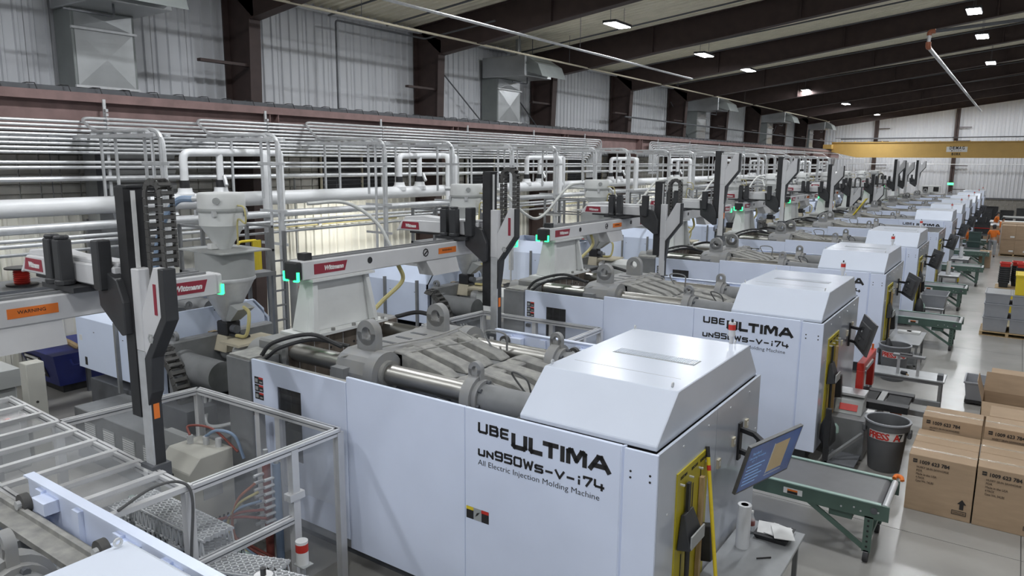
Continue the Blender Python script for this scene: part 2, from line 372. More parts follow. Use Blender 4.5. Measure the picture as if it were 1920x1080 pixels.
# steel frames: tapered column and rafter
for i, yc in enumerate(FR):
    t = thing('trim_%d' % (i+1), (-17.2, yc, 0), kind='structure')
    mb = MB(); mb.prism([(-17.72, 0), (-16.95, 0), (-16.62, 8.5), (-16.62, 9.0), (-17.72, 9.4)], 'y', yc-.02, yc+.02)
    mb.box(-17.74, -17.68, yc-.17, yc+.17, 0, 9.4); mb.build('column', 'brown', t)
    MB().hexa([(-16.97, yc-.17, 0), (-16.93, yc-.17, 0), (-16.93, yc+.17, 0), (-16.97, yc+.17, 0), (-16.64, yc-.17, 8.55), (-16.60, yc-.17, 8.55), (-16.60, yc+.17, 8.55), (-16.64, yc+.17, 8.55)]).build('column_flange', 'brown', t)
    mb = MB(); mb.prism([(-17.7, 9.44), (-16.62, 8.55), (14, raft_low(14)), (14, roof_top(14)), (-17.7, roof_top(-17.7))], 'y', yc-.02, yc+.02); mb.build('rafter', 'brown', t)
    def sl(x, f, d): return f(x)+d
    mb = MB()
    mb.hexa([(-16.62, yc-.17, raft_low(-16.62)-.03), (14, yc-.17, raft_low(14)-.03), (14, yc+.17, raft_low(14)-.03), (-16.62, yc+.17, raft_low(-16.62)-.03),
             (-16.62, yc-.17, raft_low(-16.62)), (14, yc-.17, raft_low(14)), (14, yc+.17, raft_low(14)), (-16.62, yc+.17, raft_low(-16.62))])
    mb.hexa([(-17.7, yc-.17, roof_top(-17.7)), (14, yc-.17, roof_top(14)), (14, yc+.17, roof_top(14)), (-17.7, yc+.17, roof_top(-17.7)),
             (-17.7, yc-.17, roof_top(-17.7)+.03), (14, yc-.17, roof_top(14)+.03), (14, yc+.17, roof_top(14)+.03), (-17.7, yc+.17, roof_top(-17.7)+.03)])
    mb.build('rafter_flange', 'brown', t)
    for x in (-12.2, -6.8, -1.4): MB().box(x-.02, x+.02, yc-.15, yc+.15, raft_low(x), roof_top(x)).build('stiffener', 'brown', t)
    if i > 1: MB().box(-16.9, -16.75, yc-1.5, yc-.02, 7.35, 7.42).build('bracket_arm', 'brown', t)
# roof edge purlins and sprinkler lines
tr = thing('trim_30', (-17.5, 30, 9.4), kind='structure')
MB().box(-17.6, -17.45, -13, YF-.5, 9.28, 9.40).build('eave_strut', 'wall_white', tr)
# rear wall posts of the far wall
for i, x in enumerate((-12.9, -5.75, .9)):
    t = thing('trim_%d' % (31+i), (x, YF-.3, 0), kind='structure')
    mb = MB().box(x-.18, x+.18, YF-.34, YF-.31, 0, roof_top(x)); mb.box(x-.02, x+.02, YF-.34, YF-.06, 0, roof_top(x)); mb.box(x-.18, x+.18, YF-.08, YF-.05, 0, roof_top(x)); mb.build('post', 'brown', t)
    for z in (2.6, 4.9, 7.3, 8.6): MB().bar((x+.05, YF-.3, z), (x+1.25, YF-.3, z), .08, .07).build('bracket', 'brown', t)
# crane runway along the left wall
t = thing('crane_runway', (-16.2, 30, 5.5), 'long brown crane runway girder on the left wall with rail on top', 'girder')
MB().box(-16.21, -16.18, -13, YF-1, 5.52, 6.28).build('web', 'brown_run', t)
MB().box(-16.42, -15.98, -13, YF-1, 6.27, 6.31).build('top_flange', 'brown_run', t)
MB().box(-16.00, -15.97, -13, YF-1, 6.13, 6.31).build('channel_lip', 'brown_run', t)
MB().box(-16.36, -16.04, -13, YF-1, 5.48, 5.52).build('bottom_flange', 'brown_run', t)
MB().box(-16.24, -16.16, -13, YF-1, 6.31, 6.42).build('rail', 'iron_dark', t)
mc = bpy.data.meshes.new('rail_clip'); q = MB().tube([(0, -.13, .09), (.02, -.05, .11), (.17, .02, .10), (.19, .05, -.02), (.19, .05, -.16)], .011, 5); mc.from_pydata(q.v, [], q.f); mc.materials.append(MATS['rubber'])
for i in range(120): put(mc, 'rail_clip', t, (0, -42.5+.62*i+.0, .83), 0)
for yc in FR:
    mb = MB().box(-16.62, -16.2, yc-.12, yc+.12, 5.3, 5.48); mb.prism([(-16.62, 4.7), (-16.2, 5.3), (-16.62, 5.3)], 'y', yc-.02, yc+.02); mb.build('bracket', 'brown_run', t)
    for dy in (-.13, .13): MB().box(-16.19, -15.99, yc+dy-.01, yc+dy+.01, 5.52, 6.27).build('stiffener', 'brown_run', t)
# overhead bridge crane
t = thing('bridge_crane', (-8, 79, 5.6), 'yellow overhead bridge crane girder spanning the far end of the hall', 'crane')
yb = 79.0
MB().prism([(-15.9, 6.15), (-13.6, 5.62), (13.5, 5.62), (13.5, 7.02), (-15.9, 7.02)], 'y', yb-.25, yb+.25).build('girder', 'crane', t)
MB().box(-15.9, 13.5, yb-.38, yb+.38, 7.02, 7.10).build('top_flange', 'crane', t)
MB().box(-16.5, -15.7, yb-1.3, yb+1.3, 6.42, 6.85).build('end_truck', 'crane', t)
MB().bar((-15.6, yb-.3, 7.45), (13.4, yb-.3, 7.45), .12, .06).build('cable_track', 'iron_dark', t)
for i in range(24):
    x = -15+1.2*i; MB().box(x-.02, x+.02, yb-.4, yb+.05, 7.10, 7.16).build('rib', 'crane', t)
pl = MB().box(-6.0, -4.35, yb-.265, yb-.25, 6.15, 6.62).build('name_plate', 'decal_white', t)
[text(ch, .38, 'ink', pl, (-5.75+.245*i, yb-.27, 6.38), RX, width=.2, bold=.012) for i, ch in enumerate('DEMAG')]; [text(ch, .16, 'ink_soft', pl, (-5.6+.17*i, yb-.27, 6.2), RX, width=.1) for i, ch in enumerate('10TON')]
[text(ch, .3, 'ink', pl, (-5.55+.19*i, yb-.27, 5.86), RX, width=.155, bold=.01) for i, ch in enumerate('BORK')]
t = thing('exit_sign', (-5.75, YF-.45, 3.1), 'lit green exit sign on the far wall post', 'sign')
MB().box(-6.05, -5.5, YF-.42, YF-.35, 3.0, 3.24).build('body', 'decal_white', t); MB().box(-6.03, -5.52, YF-.43, YF-.42, 3.02, 3.22).build('face', 'exit', t)
# ================================================================== heaters / ducts on the left wall
for i, (yc, w_) in enumerate(((8.63, 1.37), (24.2, 1.6), (45.3, 1.6), (60.5, 1.6), (74.5, 1.5))):
    t = thing('air_handler', (-17.0, yc, 6.0), 'galvanized air handler duct on the wall, %s from the camera' % ORD[i], 'duct', 'air handlers along the left wall')
    MB().box(-17.7, -16.95, yc-w_/2-.0, yc+w_/2, 5.6, 8.15).build('duct_body', 'duct_grey', t, bevel=.01)
    for j, (a, b) in enumerate(((5.65, 6.5), (6.54, 7.72), (7.76, 8.12))):   # cross-broken duct sections facing the hall
        c = (yc-w_/2+.06, yc+w_/2-.06); mb = MB(); m_ = ((c[0]+c[1])/2, (a+b)/2)
        mb._add([(-16.94, c[0], a), (-16.94, c[1], a), (-16.94, c[1], b), (-16.94, c[0], b), (-16.90, m_[0], m_[1])], [(0, 1, 4), (1, 2, 4), (2, 3, 4), (3, 0, 4)]); mb.build('duct_panel', 'duct', t)
    for z in (6.52, 7.74): MB().box(-16.95, -16.89, yc-w_/2-.02, yc+w_/2+.02, z-.025, z+.025).build('seam', 'galv', t)
    MB().box(-17.6, -15.6, yc-w_/2-.1, yc+w_/2+.15, 8.15, 8.9).build('cabinet', 'duct', t, bevel=.02)
    MB().prism([(-15.6, 8.3), (-14.9, 8.1), (-15.1, 8.55), (-15.6, 8.85)], 'y', yc-w_/2, yc+w_/2+.1).build('hood', 'duct_grey', t)
    for dy in (-.4, .5): MB().cyl((-16.2, yc+dy, 9.05), (-16.2, yc+dy, roof_top(-16.2)+.05), .015, 5).build('hanger', 'iron_dark', t)
    MB().tube(elbow([(-15.9, yc-.3, 8.15), (-15.9, yc-.3, 7.9), (-15.9, yc-1.3, 7.9)], .06), .025, 6).build('gas_pipe', 'iron_dark', t)
    MB().cyl((-16.6, yc+.1, 9.05), (-16.6, yc+.1, roof_top(-16.6)+.1), .11, 10).build('flue', 'duct', t, True)
# ================================================================== overhead lines under the roof
def line(name, label, pts, r, m, cat='pipe', grp=None, n=8):
    o = MB().tube(pts, r, n).build(name, m, None, True); return tag(o, label, cat, grp)
line('sprinkler_pipe', 'thin cream pipe running the length of the hall along the left rafters', [(-15, -12, 8.72), (-15, 72.4, 8.78)], .034, 'beige')
line('sprinkler_pipe', 'grey branch pipe hung below the rafters right of the cream pipe', [(-11.4, -12, 8.33), (-11.4, 29.2, 8.33)], .036, 'galv')
for i, (yc, x0) in enumerate(((15.3, -17.2), (17.5, -17.0), (24.7, -16.8), (30.1, -16.8), (32.3, -16.5), (39.6, -16.4), (46.8, -16), (54, -16), (61.5, -16))):
    line('branch_pipe', 'dark sprinkler branch pipe under the roof deck, %s from the camera' % ORD[i], [(x0, yc, roof_top(x0)-.35), (13, yc, roof_top(13)-.35)], .03, 'iron_dark', 'pipe', 'sprinkler branch pipes', 6)
for i in range(11):
    x = -15 if i % 2 else -11.4; yy = 9+5.5*i
    if x == -11.4 and yy > 29: continue
    line('pipe_hanger', 'thin rod hanging the %s pipe from the roof, %s from the camera' % ('cream' if x == -15 else 'grey', ORD[i]), [(x, yy, 8.4 if x == -11.4 else 8.78), (x, yy, roof_top(x)+.05)], .008, 'iron_dark', 'hanger', 'pipe hanger rods', 5)
t = thing('drain_pipe', (-3.1, 30, 8.9), 'grey overhead pipe with orange elbow fittings near the right edge', 'pipe')
MB().tube([(-3.1, 29.3, 8.95), (-3.05, 66, 8.95)], .065, 10).build('pipe_run', 'galv', t, True)
MB().tube([(-3.1, 29.3, 9.0), (-3.1, 29.3, 9.34)], .055, 10).build('riser', 'galv', t, True)
MB().tube([(-2.98, 29.3, 9.44), (2.5, 29.3, 9.75)], .055, 10).build('branch', 'iron_dark', t, True)
MB().tube(elbow([(-3.1, 29.5, 8.95), (-3.1, 29.28, 8.95), (-3.1, 29.28, 9.1)], .10), .085, 10).build('fitting', 'copper', t, True)
MB().tube(elbow([(-3.1, 29.3, 9.32), (-3.1, 29.3, 9.44), (-2.92, 29.3, 9.45)], .09), .078, 10).build('fitting', 'copper', t, True)
for i, (ya, za, yb_, zb) in enumerate(((20.0, 8.6, 23.2, 6.4), (27.0, 6.5, 24.3, 8.4), (41.5, 8.5, 44.5, 6.5), (64.5, 8.4, 62.0, 6.5))):
    line('brace_rod', 'dark diagonal wall brace rod, %s from the camera' % ORD[i], [(-17.45, ya, za), (-17.45, yb_, zb)], .025, 'iron_dark', 'brace', 'wall brace rods', 6)
line('wall_pipe', 'dark pipe running low across the upper wall to the far corner', [(-16.4, 33.4, 7.2), (-16.4, YF-1.2, 7.2)], .04, 'iron_dark')
line('wall_pipe', 'dark pipe crossing the far wall above the yellow crane', [(-16.2, YF-.6, 7.55), (12, YF-.6, 7.75)], .05, 'iron_dark')
line('wall_pipe', 'thin grey pipe crossing the far wall below the yellow crane', [(-15.5, YF-.6, 5.0), (12, YF-.6, 5.1)], .035, 'galv')
line('wall_pipe', 'dark pipe loop dropping down the wall between the first two columns', elbow([(-16.9, 15.3, 6.45), (-16.9, 15.3, 9.0), (-16.9, 19.2, 9.0), (-14, 19.2, 9.3)], .1), .03, 'iron_dark')

# unseen strip lamps, added behind the white header to brighten the lower wall
for i, (y_, e_) in enumerate(((15.6, 95), (22.5, 60), (6.0, 10), (29.5, 50), (40, 50), (52, 50))):
    t = thing('added_strip_lamp', (-16.3, y_, 4.02), 'added unseen strip lamp behind the white header pipe, %s' % ('nearest the bright wall patch' if i == 0 else '%s along the lower wall' % ORD[i]), 'lamp', 'added strip lamps behind the pipes')
    MB().box(-16.36, -16.24, y_-1.2, y_+1.2, 4.03, 4.09).build('housing', 'decal_white', t); MB().box(-16.35, -16.25, y_-1.15, y_+1.15, 4.015, 4.03).build('tube', 'lamp', t)
    for dy in (-1, 1): MB().cyl((-16.3, y_+dy, 4.09), (-16.3, y_+dy, 5.50), .008, 5).build('hanger', 'iron_dark', t)
    l = bpy.data.lights.new('bulb', 'AREA'); l.shape = 'RECTANGLE'; l.size = .1; l.size_y = 2.3; l.energy = e_; l.color = (1, .97, .88); lo = bpy.data.objects.new('bulb', l); COL.objects.link(lo); lo.parent = t; lo.location = (0, 0, -.01)
# ================================================================== injection moulding machine (built once, then copied)
V = lambda v: 5.69+v
def chain_links(mb, pts, wdt, hgt, step, wdir):
    """ladder-like cable chain along a polyline; wdir = width direction"""
    pts = [Vector(p) for p in pts]; wdir = Vector(wdir); seg = []; acc = 0
    L = [0]
    for a, b in zip(pts, pts[1:]): L.append(L[-1]+(b-a).length)
    def at(s):
        for i in range(len(pts)-1):
            if s <= L[i+1] or i == len(pts)-2:
                t = (s-L[i])/max(1e-9, L[i+1]-L[i]); return pts[i].lerp(pts[i+1], t), (pts[i+1]-pts[i]).normalized()
    n = int(L[-1]/step)
    for i in range(n):
        p, d = at(i*step+step*.5); nn = d.cross(wdir).normalized()
        for sgn in (-1, 1):
            c = p+wdir*sgn*wdt/2; mb.bar(c-d*step*.47, c+d*step*.47, .02, hgt, nn if abs(nn.z) < .99 else (1, 0, 0))
            e = p+nn*sgn*hgt*.5; mb.bar(e-wdir*wdt/2, e+wdir*wdt/2, step*.45, .014, nn)
    return mb
def make_machine():
    t = thing('injection_molding_machine', (-7.5, V(1.53), 0))
    B = lambda: MB()
    # --- bed and frame
    B().box(-8.3, -2.55, V(.28), V(2.78), 0, .32).build('bed', 'iron_dark', t)
    B().box(-8.1, -2.6, V(.4), V(2.66), .32, 1.35).build('frame', 'iron_dark', t)
    # --- near side guard panels
    a = B().box(-8.11, -7.60, V(0), V(.035), .40, 2.40); a.box(-7.60, -7.14, V(0), V(.035), .40, 1.17); a.box(-7.60, -7.14, V(0), V(.035), 2.115, 2.40); a.box(-7.14, -6.315, V(0), V(.035), .40, 2.40)
    g = a.build('guard_door', 'paint', t)
    B().box(-7.60, -7.14, V(.012), V(.02), 1.17, 2.115).build('window_pane', 'smoked', g)
    B().box(-8.11, -6.33, V(.035), V(.12), 2.34, 2.385).build('track', 'dusty', g)
    for r in range(3):
        z = 1.87+.105*r
        B().box(-8.06, -7.975, V(-.003), V(0), z, z+.095).build('safety_label', 'decal_white' if r == 9 else 'ink', g)
        B().box(-7.97, -7.885, V(-.003), V(0), z, z+.07).build('safety_label', 'ink', g); B().box(-7.97, -7.885, V(-.003), V(0), z+.07, z+.095).build('safety_label', 'red', g)
        B().box(-8.045, -7.99, V(-.005), V(-.003), z+.02, z+.07).build('pictogram', 'cab_grey', g); B().box(-7.955, -7.90, V(-.005), V(-.003), z+.02, z+.04).build('pictogram', 'cab_grey', g)
    B().box(-8.05, -7.96, V(-.06), V(0), 1.66, 1.72).build('latch', 'black', g)
    B().box(-8.11, -6.315, V(.02), V(.05), .28, .395).build('kick_strip', 'iron', t)
    B().box(-6.31, -4.525, V(0), V(.04), .29, 2.475).build('side_panel', 'paint', t, bevel=.006)
    c = B().box(-4.52, -2.72, V(0), V(.04), .29, 2.475); c.prism([(-2.72, V(0)), (-2.69, V(.03)), (-2.69, V(.07)), (-2.72, V(.04))], 'z', .29, 2.475)
    c = c.build('lettered_panel', 'paint', t, bevel=.006)
    # lettering
    mb = B()
    block_text(mb, [('U', -4.345, .125, .115, .026), ('B', -4.20, .115, .115, .026), ('E', -4.065, .105, .115, .026)], V(0), 2.235)
    xx = -3.925
    for ch, wd in (('U', .19), ('L', .165), ('T', .185), ('I', .05), ('M', .225), ('A', .235)):
        block_text(mb, [(ch, xx, wd, .165, .047)], V(0), 2.165); xx += wd+.016-(.02 if ch == 'L' else 0)
    xx = -4.345
    for ch, wd, ht in (('U', .10, .078), ('N', .10, .078), ('9', .11, .105), ('5', .11, .105), ('0', .11, .105), ('W', .13, .105), ('S', .11, .085), ('-', .11, .09), ('V', .12, .09), ('-', .11, .09), ('i', .06, .09), ('7', .11, .105), ('4', .12, .105)):
        block_text(mb, [(ch, xx, wd*.93, ht, .022)], V(0), 1.985); xx += wd*.93+.014
    mb.build('lettering', 'ink', c)['kind'] = 'stuff'
    text('All Electric Injection Molding Machine', .085, 'ink', c, (-4.345, V(-.002), 1.885), RX, width=1.42, bold=-.001)
    for j, (x, m_) in enumerate(((-4.50, 'ink'), (-4.40, 'cab_grey'), (-4.30, 'ink'))):
        B().box(x, x+.095, V(-.003), V(0), 1.25, 1.385).build('warning_label', m_, c)
        if j != 1: B().box(x, x+.095, V(-.005), V(-.003), 1.35, 1.385).build('warning_stripe', 'yellow' if j == 0 else 'red', c)
        else: B().prism([(x+.02, 1.29), (x+.05, 1.31), (x+.08, 1.35), (x+.04, 1.335)], 'y', V(-.005), V(-.003)).build('pictogram', 'ink', c)
    # --- control cabinet at the aisle end
    cb = B().box(-2.69, -2.36, V(.0), V(.03), .29, 2.465).build('end_panel', 'paint', t, bevel=.005)
    for x in (-2.62, -2.43):
        for z in (2.20, 2.26): B().cyl((x, V(-.004), z), (x, V(0), z), .011, 8).build('screw', 'ink', cb)
    s_ = B().box(-2.39, -2.36, V(.03), V(1.52), .29, 2.465); s_.box(-2.39, -2.36, V(1.53), V(3.06), .29, 2.465)
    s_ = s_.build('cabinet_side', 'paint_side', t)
    for v, z in ((1.62, 1.83), (2.10, 1.92), (2.55, 2.0)): 
        so = B().box(-2.36, -2.335, V(v-.04), V(v+.04), z-.05, z+.05).build('socket', 'beige', s_)
        B().box(-2.335, -2.332, V(v-.018), V(v+.018), z-.025, z+.025).build('slot', 'decal_white', so)
    for i in range(9):
        v = .25+.34*i; B().cyl((-2.36, V(v), 2.36-(.0 if i % 2 else .55)), (-2.352, V(v), 2.36-(.0 if i % 2 else .55)), .012, 6).build('screw', 'galv', s_)
    B().box(-2.69, -2.40, V(3.03), V(3.06), .29, 2.465).build('end_panel', 'paint', t)
    B().box(-3.95, -2.40, V(.045), V(3.02), 2.30, 2.44).build('cabinet_top', 'black', t)
    # --- sloped cowl on top
    poly = [(V(.09), 2.455), (V(.09), 2.505), (V(.545), 2.90), (V(2.69), 2.90), (V(3.05), 2.505), (V(3.05), 2.455)]
    k = B().prism(poly, 'x', -3.89, -2.415).build('cowl', 'cowl', t, bevel=.008)
    B().box(-3.57, -2.62, V(1.47), V(1.68), 2.900, 2.904).build('vent', 'cab_grey', k)
    mb = B()
    for i in range(40): mb.box(-3.56+.0235*i, -3.56+.0235*i+.013, V(1.485), V(1.665), 2.904, 2.910)
    mb.build('vent_grille', 'cowl', k)
    B().box(-3.75, -2.55, V(.93), V(.935), 2.9, 2.9015).build('seam', 'cab_grey', k)
    for x, v in ((-3.84, .62), (-2.50, .60), (-3.84, 2.62), (-2.56, 2.62)):
        B().ring((x, V(v), 2.935), .026, .014, .012, 'x', 10).build('eye_bolt', 'galv', k)
    st = B().cyl((-2.62, V(2.66), 2.90), (-2.62, V(2.66), 2.99), .025, 8); st.cyl((-2.62, V(2.66), 2.99), (-2.62, V(2.66), 3.065), .042, 12)
    st = st.build('stack_light', 'robot_white', k, True); B().cyl((-2.62, V(2.66), 3.065), (-2.62, V(2.66), 3.13), .043, 12).build('red_lens', 'red', st, True); B().cyl((-2.62, V(2.66), 3.13), (-2.62, V(2.66), 3.155), .043, 12).build('lens_cap', 'robot_white', st, True); B().cyl((-2.62, V(2.66), 3.155), (-2.62, V(2.66), 3.19), .014, 6).build('tip', 'black', st)
    # --- far side guard
    r = B().box(-6.42, -2.70, V(3.17), V(3.21), .29, 2.44).build('rear_guard', 'paint', t, bevel=.006)
    for i in range(6): B().box(-6.2+.6*i, -6.1+.6*i, V(3.13), V(3.17), 1.2, 2.40).build('stiffener', 'paint', r)
    B().box(-6.42, -2.72, V(3.14), V(3.22), 2.44, 2.455).build('guard_lip', 'paint', r)
    for i, x in enumerate((-6.15, -4.95, -4.45)):
        wh = B().cyl((x, V(3.0), 2.33), (x, V(3.06), 2.33), .08, 16).build('roller', 'chain', r, True)
        B().box(x+.05, x+.26, V(3.06), V(3.17), 2.28, 2.38).build('roller_bracket', 'paint', r)
        B().cyl((x, V(2.97), 2.33), (x, V(3.0), 2.33), .035, 10).build('roller_hub', 'galv', wh)
    b = B().box(-6.9, -4.9, V(2.84), V(3.06), 2.22, 2.27); b.box(-6.9, -4.9, V(2.98), V(3.02), 2.27, 2.31); b.build('guide_rail', 'dusty', t)
    B().box(-6.85, -4.95, V(2.92), V(2.95), 1.2, 2.22).build('rail_web', 'paint', t)
    for x in (-6.7, -5.9, -5.2): B().box(x, x+.12, V(2.82), V(2.9), 1.3, 2.22).build('rail_post', 'iron', t)
    # --- stationary platen
    pl = B().box(-8.62, -8.06, V(.48), V(2.75), .5, 2.52).build('stationary_platen', 'castgrey', t, bevel=.03)
    B().box(-8.06, -8.04, V(.56), V(2.68), .95, 2.50).build('machined_face', 'steel_face', pl)
    mb = B()
    for i in range(7): mb.box(-8.04, -8.036, V(.72+.27*i), V(.73+.27*i), .95, 2.48)
    mb.build('groove', 'galv', pl)
    for (v, z) in [(v_, z_) for v_ in (.95, 1.15, 1.3, 1.42, 1.48, 1.75, 1.82, 1.95, 2.08, 2.3) for z_ in (2.3, 2.12, 1.75)]:
        B().cyl((-8.04, V(v), z), (-8.034, V(v), z), .018, 8).build('tap_hole', 'black', pl)
    for v in (.68, 2.45): B().cyl((-8.85, V(v), 2.22), (-8.60, V(v), 2.22), .24, 18).build('tie_bar_nut', 'castgrey', t, True)
    # --- tie bars
    for v in (.68, 2.45):
        for z in (2.36, 1.0): B().cyl((-8.05, V(v), z), (-4.9, V(v), z), .125, 20).build('tie_bar', 'steel', t, True)
    # --- moving platen
    mp = B().prism([(V(.50), 1.2), (V(.42), 2.36), (V(.50), 2.54), (V(.66), 2.60), (V(2.47), 2.60), (V(2.64), 2.54), (V(2.72), 2.36), (V(2.62), 1.2)], 'x', -7.02, -6.42).build('moving_platen', 'castgrey', t, bevel=.04)
    for v in (.68, 2.45):
        B().cyl((-6.46, V(v), 2.36), (-6.30, V(v), 2.36), .27, 24).build('bushing', 'castgrey', mp, True); B().cyl((-6.30, V(v), 2.36), (-6.24, V(v), 2.36), .165, 20).build('wiper_ring', 'dusty', mp, True)
    for v in (.76, 2.11):
        e = B().ring((-6.68, V(v), 2.82), .165, .078, .12, 'y', 24); e.box(-6.845, -6.758, V(v-.06), V(v+.06), 2.57, 2.82); e.box(-6.602, -6.515, V(v-.06), V(v+.06), 2.57, 2.82); e.box(-6.76, -6.60, V(v-.06), V(v+.06), 2.57, 2.735)
        e.build('lifting_eye', 'castgrey', mp, True)
    for v in (1.15, 1.45, 1.75): B().box(-6.86, -6.60, V(v-.03), V(v+.03), 2.60, 2.606).build('slot', 'iron_dark', mp)
    B().box(-6.95, -6.72, V(.33), V(.44), 2.15, 2.42).build('sensor_box', 'iron', mp)
    # --- toggle links behind the moving platen
    B().box(-6.42, -5.50, V(.92), V(2.24), 1.5, 2.34).build('toggle_block', 'iron', t, bevel=.02)
    B().box(-5.44, -3.95, V(.86), V(2.30), 1.5, 2.20).build('toggle_block', 'iron', t, bevel=.02)
    for v in (.92, 1.28, 1.64, 2.02):
        B().prism([(-6.42, 2.34), (-6.42, 2.585), (-6.22, 2.57), (-5.62, 2.43), (-5.50, 2.36), (-5.50, 2.34)], 'y', V(v), V(v+.22)).build('toggle_rib', 'dusty', t, bevel=.012)
    for v in (.86, 1.24, 1.62, 2.06):
        B().prism([(-5.44, 2.20), (-5.44, 2.37), (-5.30, 2.42), (-4.75, 2.36), (-4.55, 2.29), (-3.95, 2.27), (-3.95, 2.20)], 'y', V(v), V(v+.24)).build('toggle_rib', 'dusty', t, bevel=.012)
    B().box(-5.40, -5.12, V(.88), V(2.28), 2.30, 2.385).build('cross_web', 'dusty', t, bevel=.02); B().box(-4.62, -4.45, V(.88), V(2.28), 2.2, 2.30).build('cross_web', 'dusty', t, bevel=.02); B().box(-6.42, -6.25, V(.92), V(2.24), 2.34, 2.57).build('cross_web', 'dusty', t, bevel=.02)
    for x, z, rr in ((-5.78, 2.20, .17), (-4.95, 2.10, .13), (-4.40, 2.05, .13)):
        pn = B().cyl((x, V(.82), z), (x, V(2.34), z), rr, 18).build('toggle_pin', 'castgrey', t, True)
        for dx in (-.05, .05): B().cyl((x+dx, V(.805), z+.03), (x+dx, V(.82), z+.03), .016, 6).build('pin_bolt', 'black', pn)
    # --- tie bar flanges and sleeves
    for v in (.68, 2.45):
        fg = B().cyl((-4.95, V(v), 2.34), (-4.82, V(v), 2.34), .25, 22); fg.cyl((-4.82, V(v), 2.34), (-4.76, V(v), 2.34), .205, 22); fg = fg.build('flange', 'castgrey', t, True)
        e = B().ring((-4.89, V(v), 2.66), .09, .04, .07, 'y', 16); e.box(-4.98, -4.93, V(v-.035), V(v+.035), 2.5, 2.66); e.box(-4.85, -4.80, V(v-.035), V(v+.035), 2.5, 2.66); e.build('lifting_eye', 'castgrey', fg, True)
        for q in range(6):
            an = q*PI/3+.3; B().cyl((-4.76, V(v)+.175*math.cos(an), 2.34+.175*math.sin(an)), (-4.72, V(v)+.175*math.cos(an), 2.34+.175*math.sin(an)), .025, 8).build('bolt', 'iron_dark', fg)
        B().cyl((-4.76, V(v), 2.34), (-3.0, V(v), 2.34), .165, 20).build('sleeve', 'iron', t, True)
    B().box(-4.95, -4.75, V(.55), V(2.6), .5, 2.1).build('tail_plate', 'iron_dark', t)
    # --- hoses on the clamp
    for pts, rr, m_ in (([(-8.2, V(.2), 2.36), (-8.0, V(.28), 2.58), (-7.5, V(.5), 2.72), (-7.05, V(.62), 2.60)], .028, 'rubber'), ([(-8.1, V(.22), 2.36), (-7.9, V(.32), 2.52), (-7.5, V(.55), 2.64), (-7.05, V(.75), 2.58)], .026, 'rubber'),
                       ([(-8.1, V(2.72), 2.50), (-7.7, V(2.85), 2.60), (-7.2, V(2.88), 2.52), (-6.8, V(2.88), 2.40)], .035, 'rubber'),
                       ([(-6.3, V(.95), 2.55), (-6.0, V(1.3), 2.62), (-5.9, V(1.9), 2.60), (-6.3, V(2.1), 2.66)], .009, 'dusty'),
                       ([(-6.9, V(.46), 2.52), (-6.5, V(.9), 2.64), (-6.35, V(1.6), 2.64), (-6.4, V(2.3), 2.64)], .009, 'dusty'),
                       ([(-5.7, V(.9), 2.40), (-5.75, V(.86), 2.15), (-5.5, V(.84), 2.12), (-5.15, V(.80), 2.10)], .012, 'galv'),
                       ([(-4.4, V(1.0), 2.35), (-4.55, V(.9), 2.62), (-4.35, V(.9), 2.58), (-4.3, V(.95), 2.36)], .012, 'wire'), ([(-4.2, V(1.1), 2.38), (-4.4, V(.8), 2.30), (-4.75, V(.62), 2.14)], .018, 'wire'),
                       ([(-5.75, V(2.2), 2.40), (-5.9, V(2.2), 2.66), (-5.6, V(2.25), 2.66), (-5.6, V(2.3), 2.42)], .014, 'iron')):
        B().tube(bez(pts), rr, 7).build('hose', m_, t, True)
    # --- grey end cover and injection unit
    B().box(-8.64, -8.13, V(-.02), V(.46), .25, 2.37).build('end_cover', 'iron', t, bevel=.01)
    B().box(-8.60, -8.15, V(.0), V(.44), 2.37, 2.40).build('cover_cap', 'dusty', t)
    pb = B().box(-12.7, -9.4, V(-.25), V(1.0), 0, .88).build('power_base', 'iron', t, bevel=.01)
    for x in (-12.35, -11.75, -11.15, -10.55):
        vt = B().box(x, x+.36, V(-.262), V(-.25), .42, .70).build('louvre', 'cab_grey', pb)
        mb = B()
        for q in range(7): mb.box(x+.02, x+.34, V(-.27), V(-.262), .44+.036*q, .455+.036*q)
        mb.build('louvre_slats', 'decal_white', vt)
    B().box(-9.9, -9.2, V(-.27), V(-.15), .88, 1.10).build('junction_box', 'cab_grey', pb)
    B().box(-13.9, -8.6, V(.6), V(2.6), .0, .95).build('injection_bed', 'iron_dark', t)
    cv = B().prism([(V(.50), 1.18), (V(.50), 2.13), (V(.80), 2.47), (V(.84), 2.47), (V(.54), 2.11), (V(.54), 1.18)], 'x', -14.0, -11.2).build('injection_cover', 'housing', t, bevel=.004)
    for x in (-13.4, -12.4, -11.6): B().box(x-.02, x+.02, V(.498), V(.5), 1.9, 1.912).build('fastener', 'ink', cv)
    for x in (-12.55, -11.5): B().box(x-.03, x+.03, V(.44), V(.50), .95, 2.2).build('support_post', 'iron', cv)
    B().box(-13.95, -13.85, V(.495), V(.5), 1.7, 1.8).build('plate_label', 'decal_white', cv); B().box(-13.8, -13.72, V(.495), V(.5), 1.25, 1.4).build('connector', 'ink', cv)
    B().prism([(V(2.60), 1.18), (V(2.60), 2.13), (V(2.30), 2.47), (V(2.26), 2.47), (V(2.56), 2.11), (V(2.56), 1.18)], 'x', -14.0, -11.2).build('injection_cover', 'housing', t)
    B().prism([(V(.5), 1.18), (V(.5), 2.13), (V(.8), 2.47), (V(2.3), 2.47), (V(2.6), 2.13), (V(2.6), 1.18)], 'x', -14.04, -14.0).build('end_cap', 'housing', t)
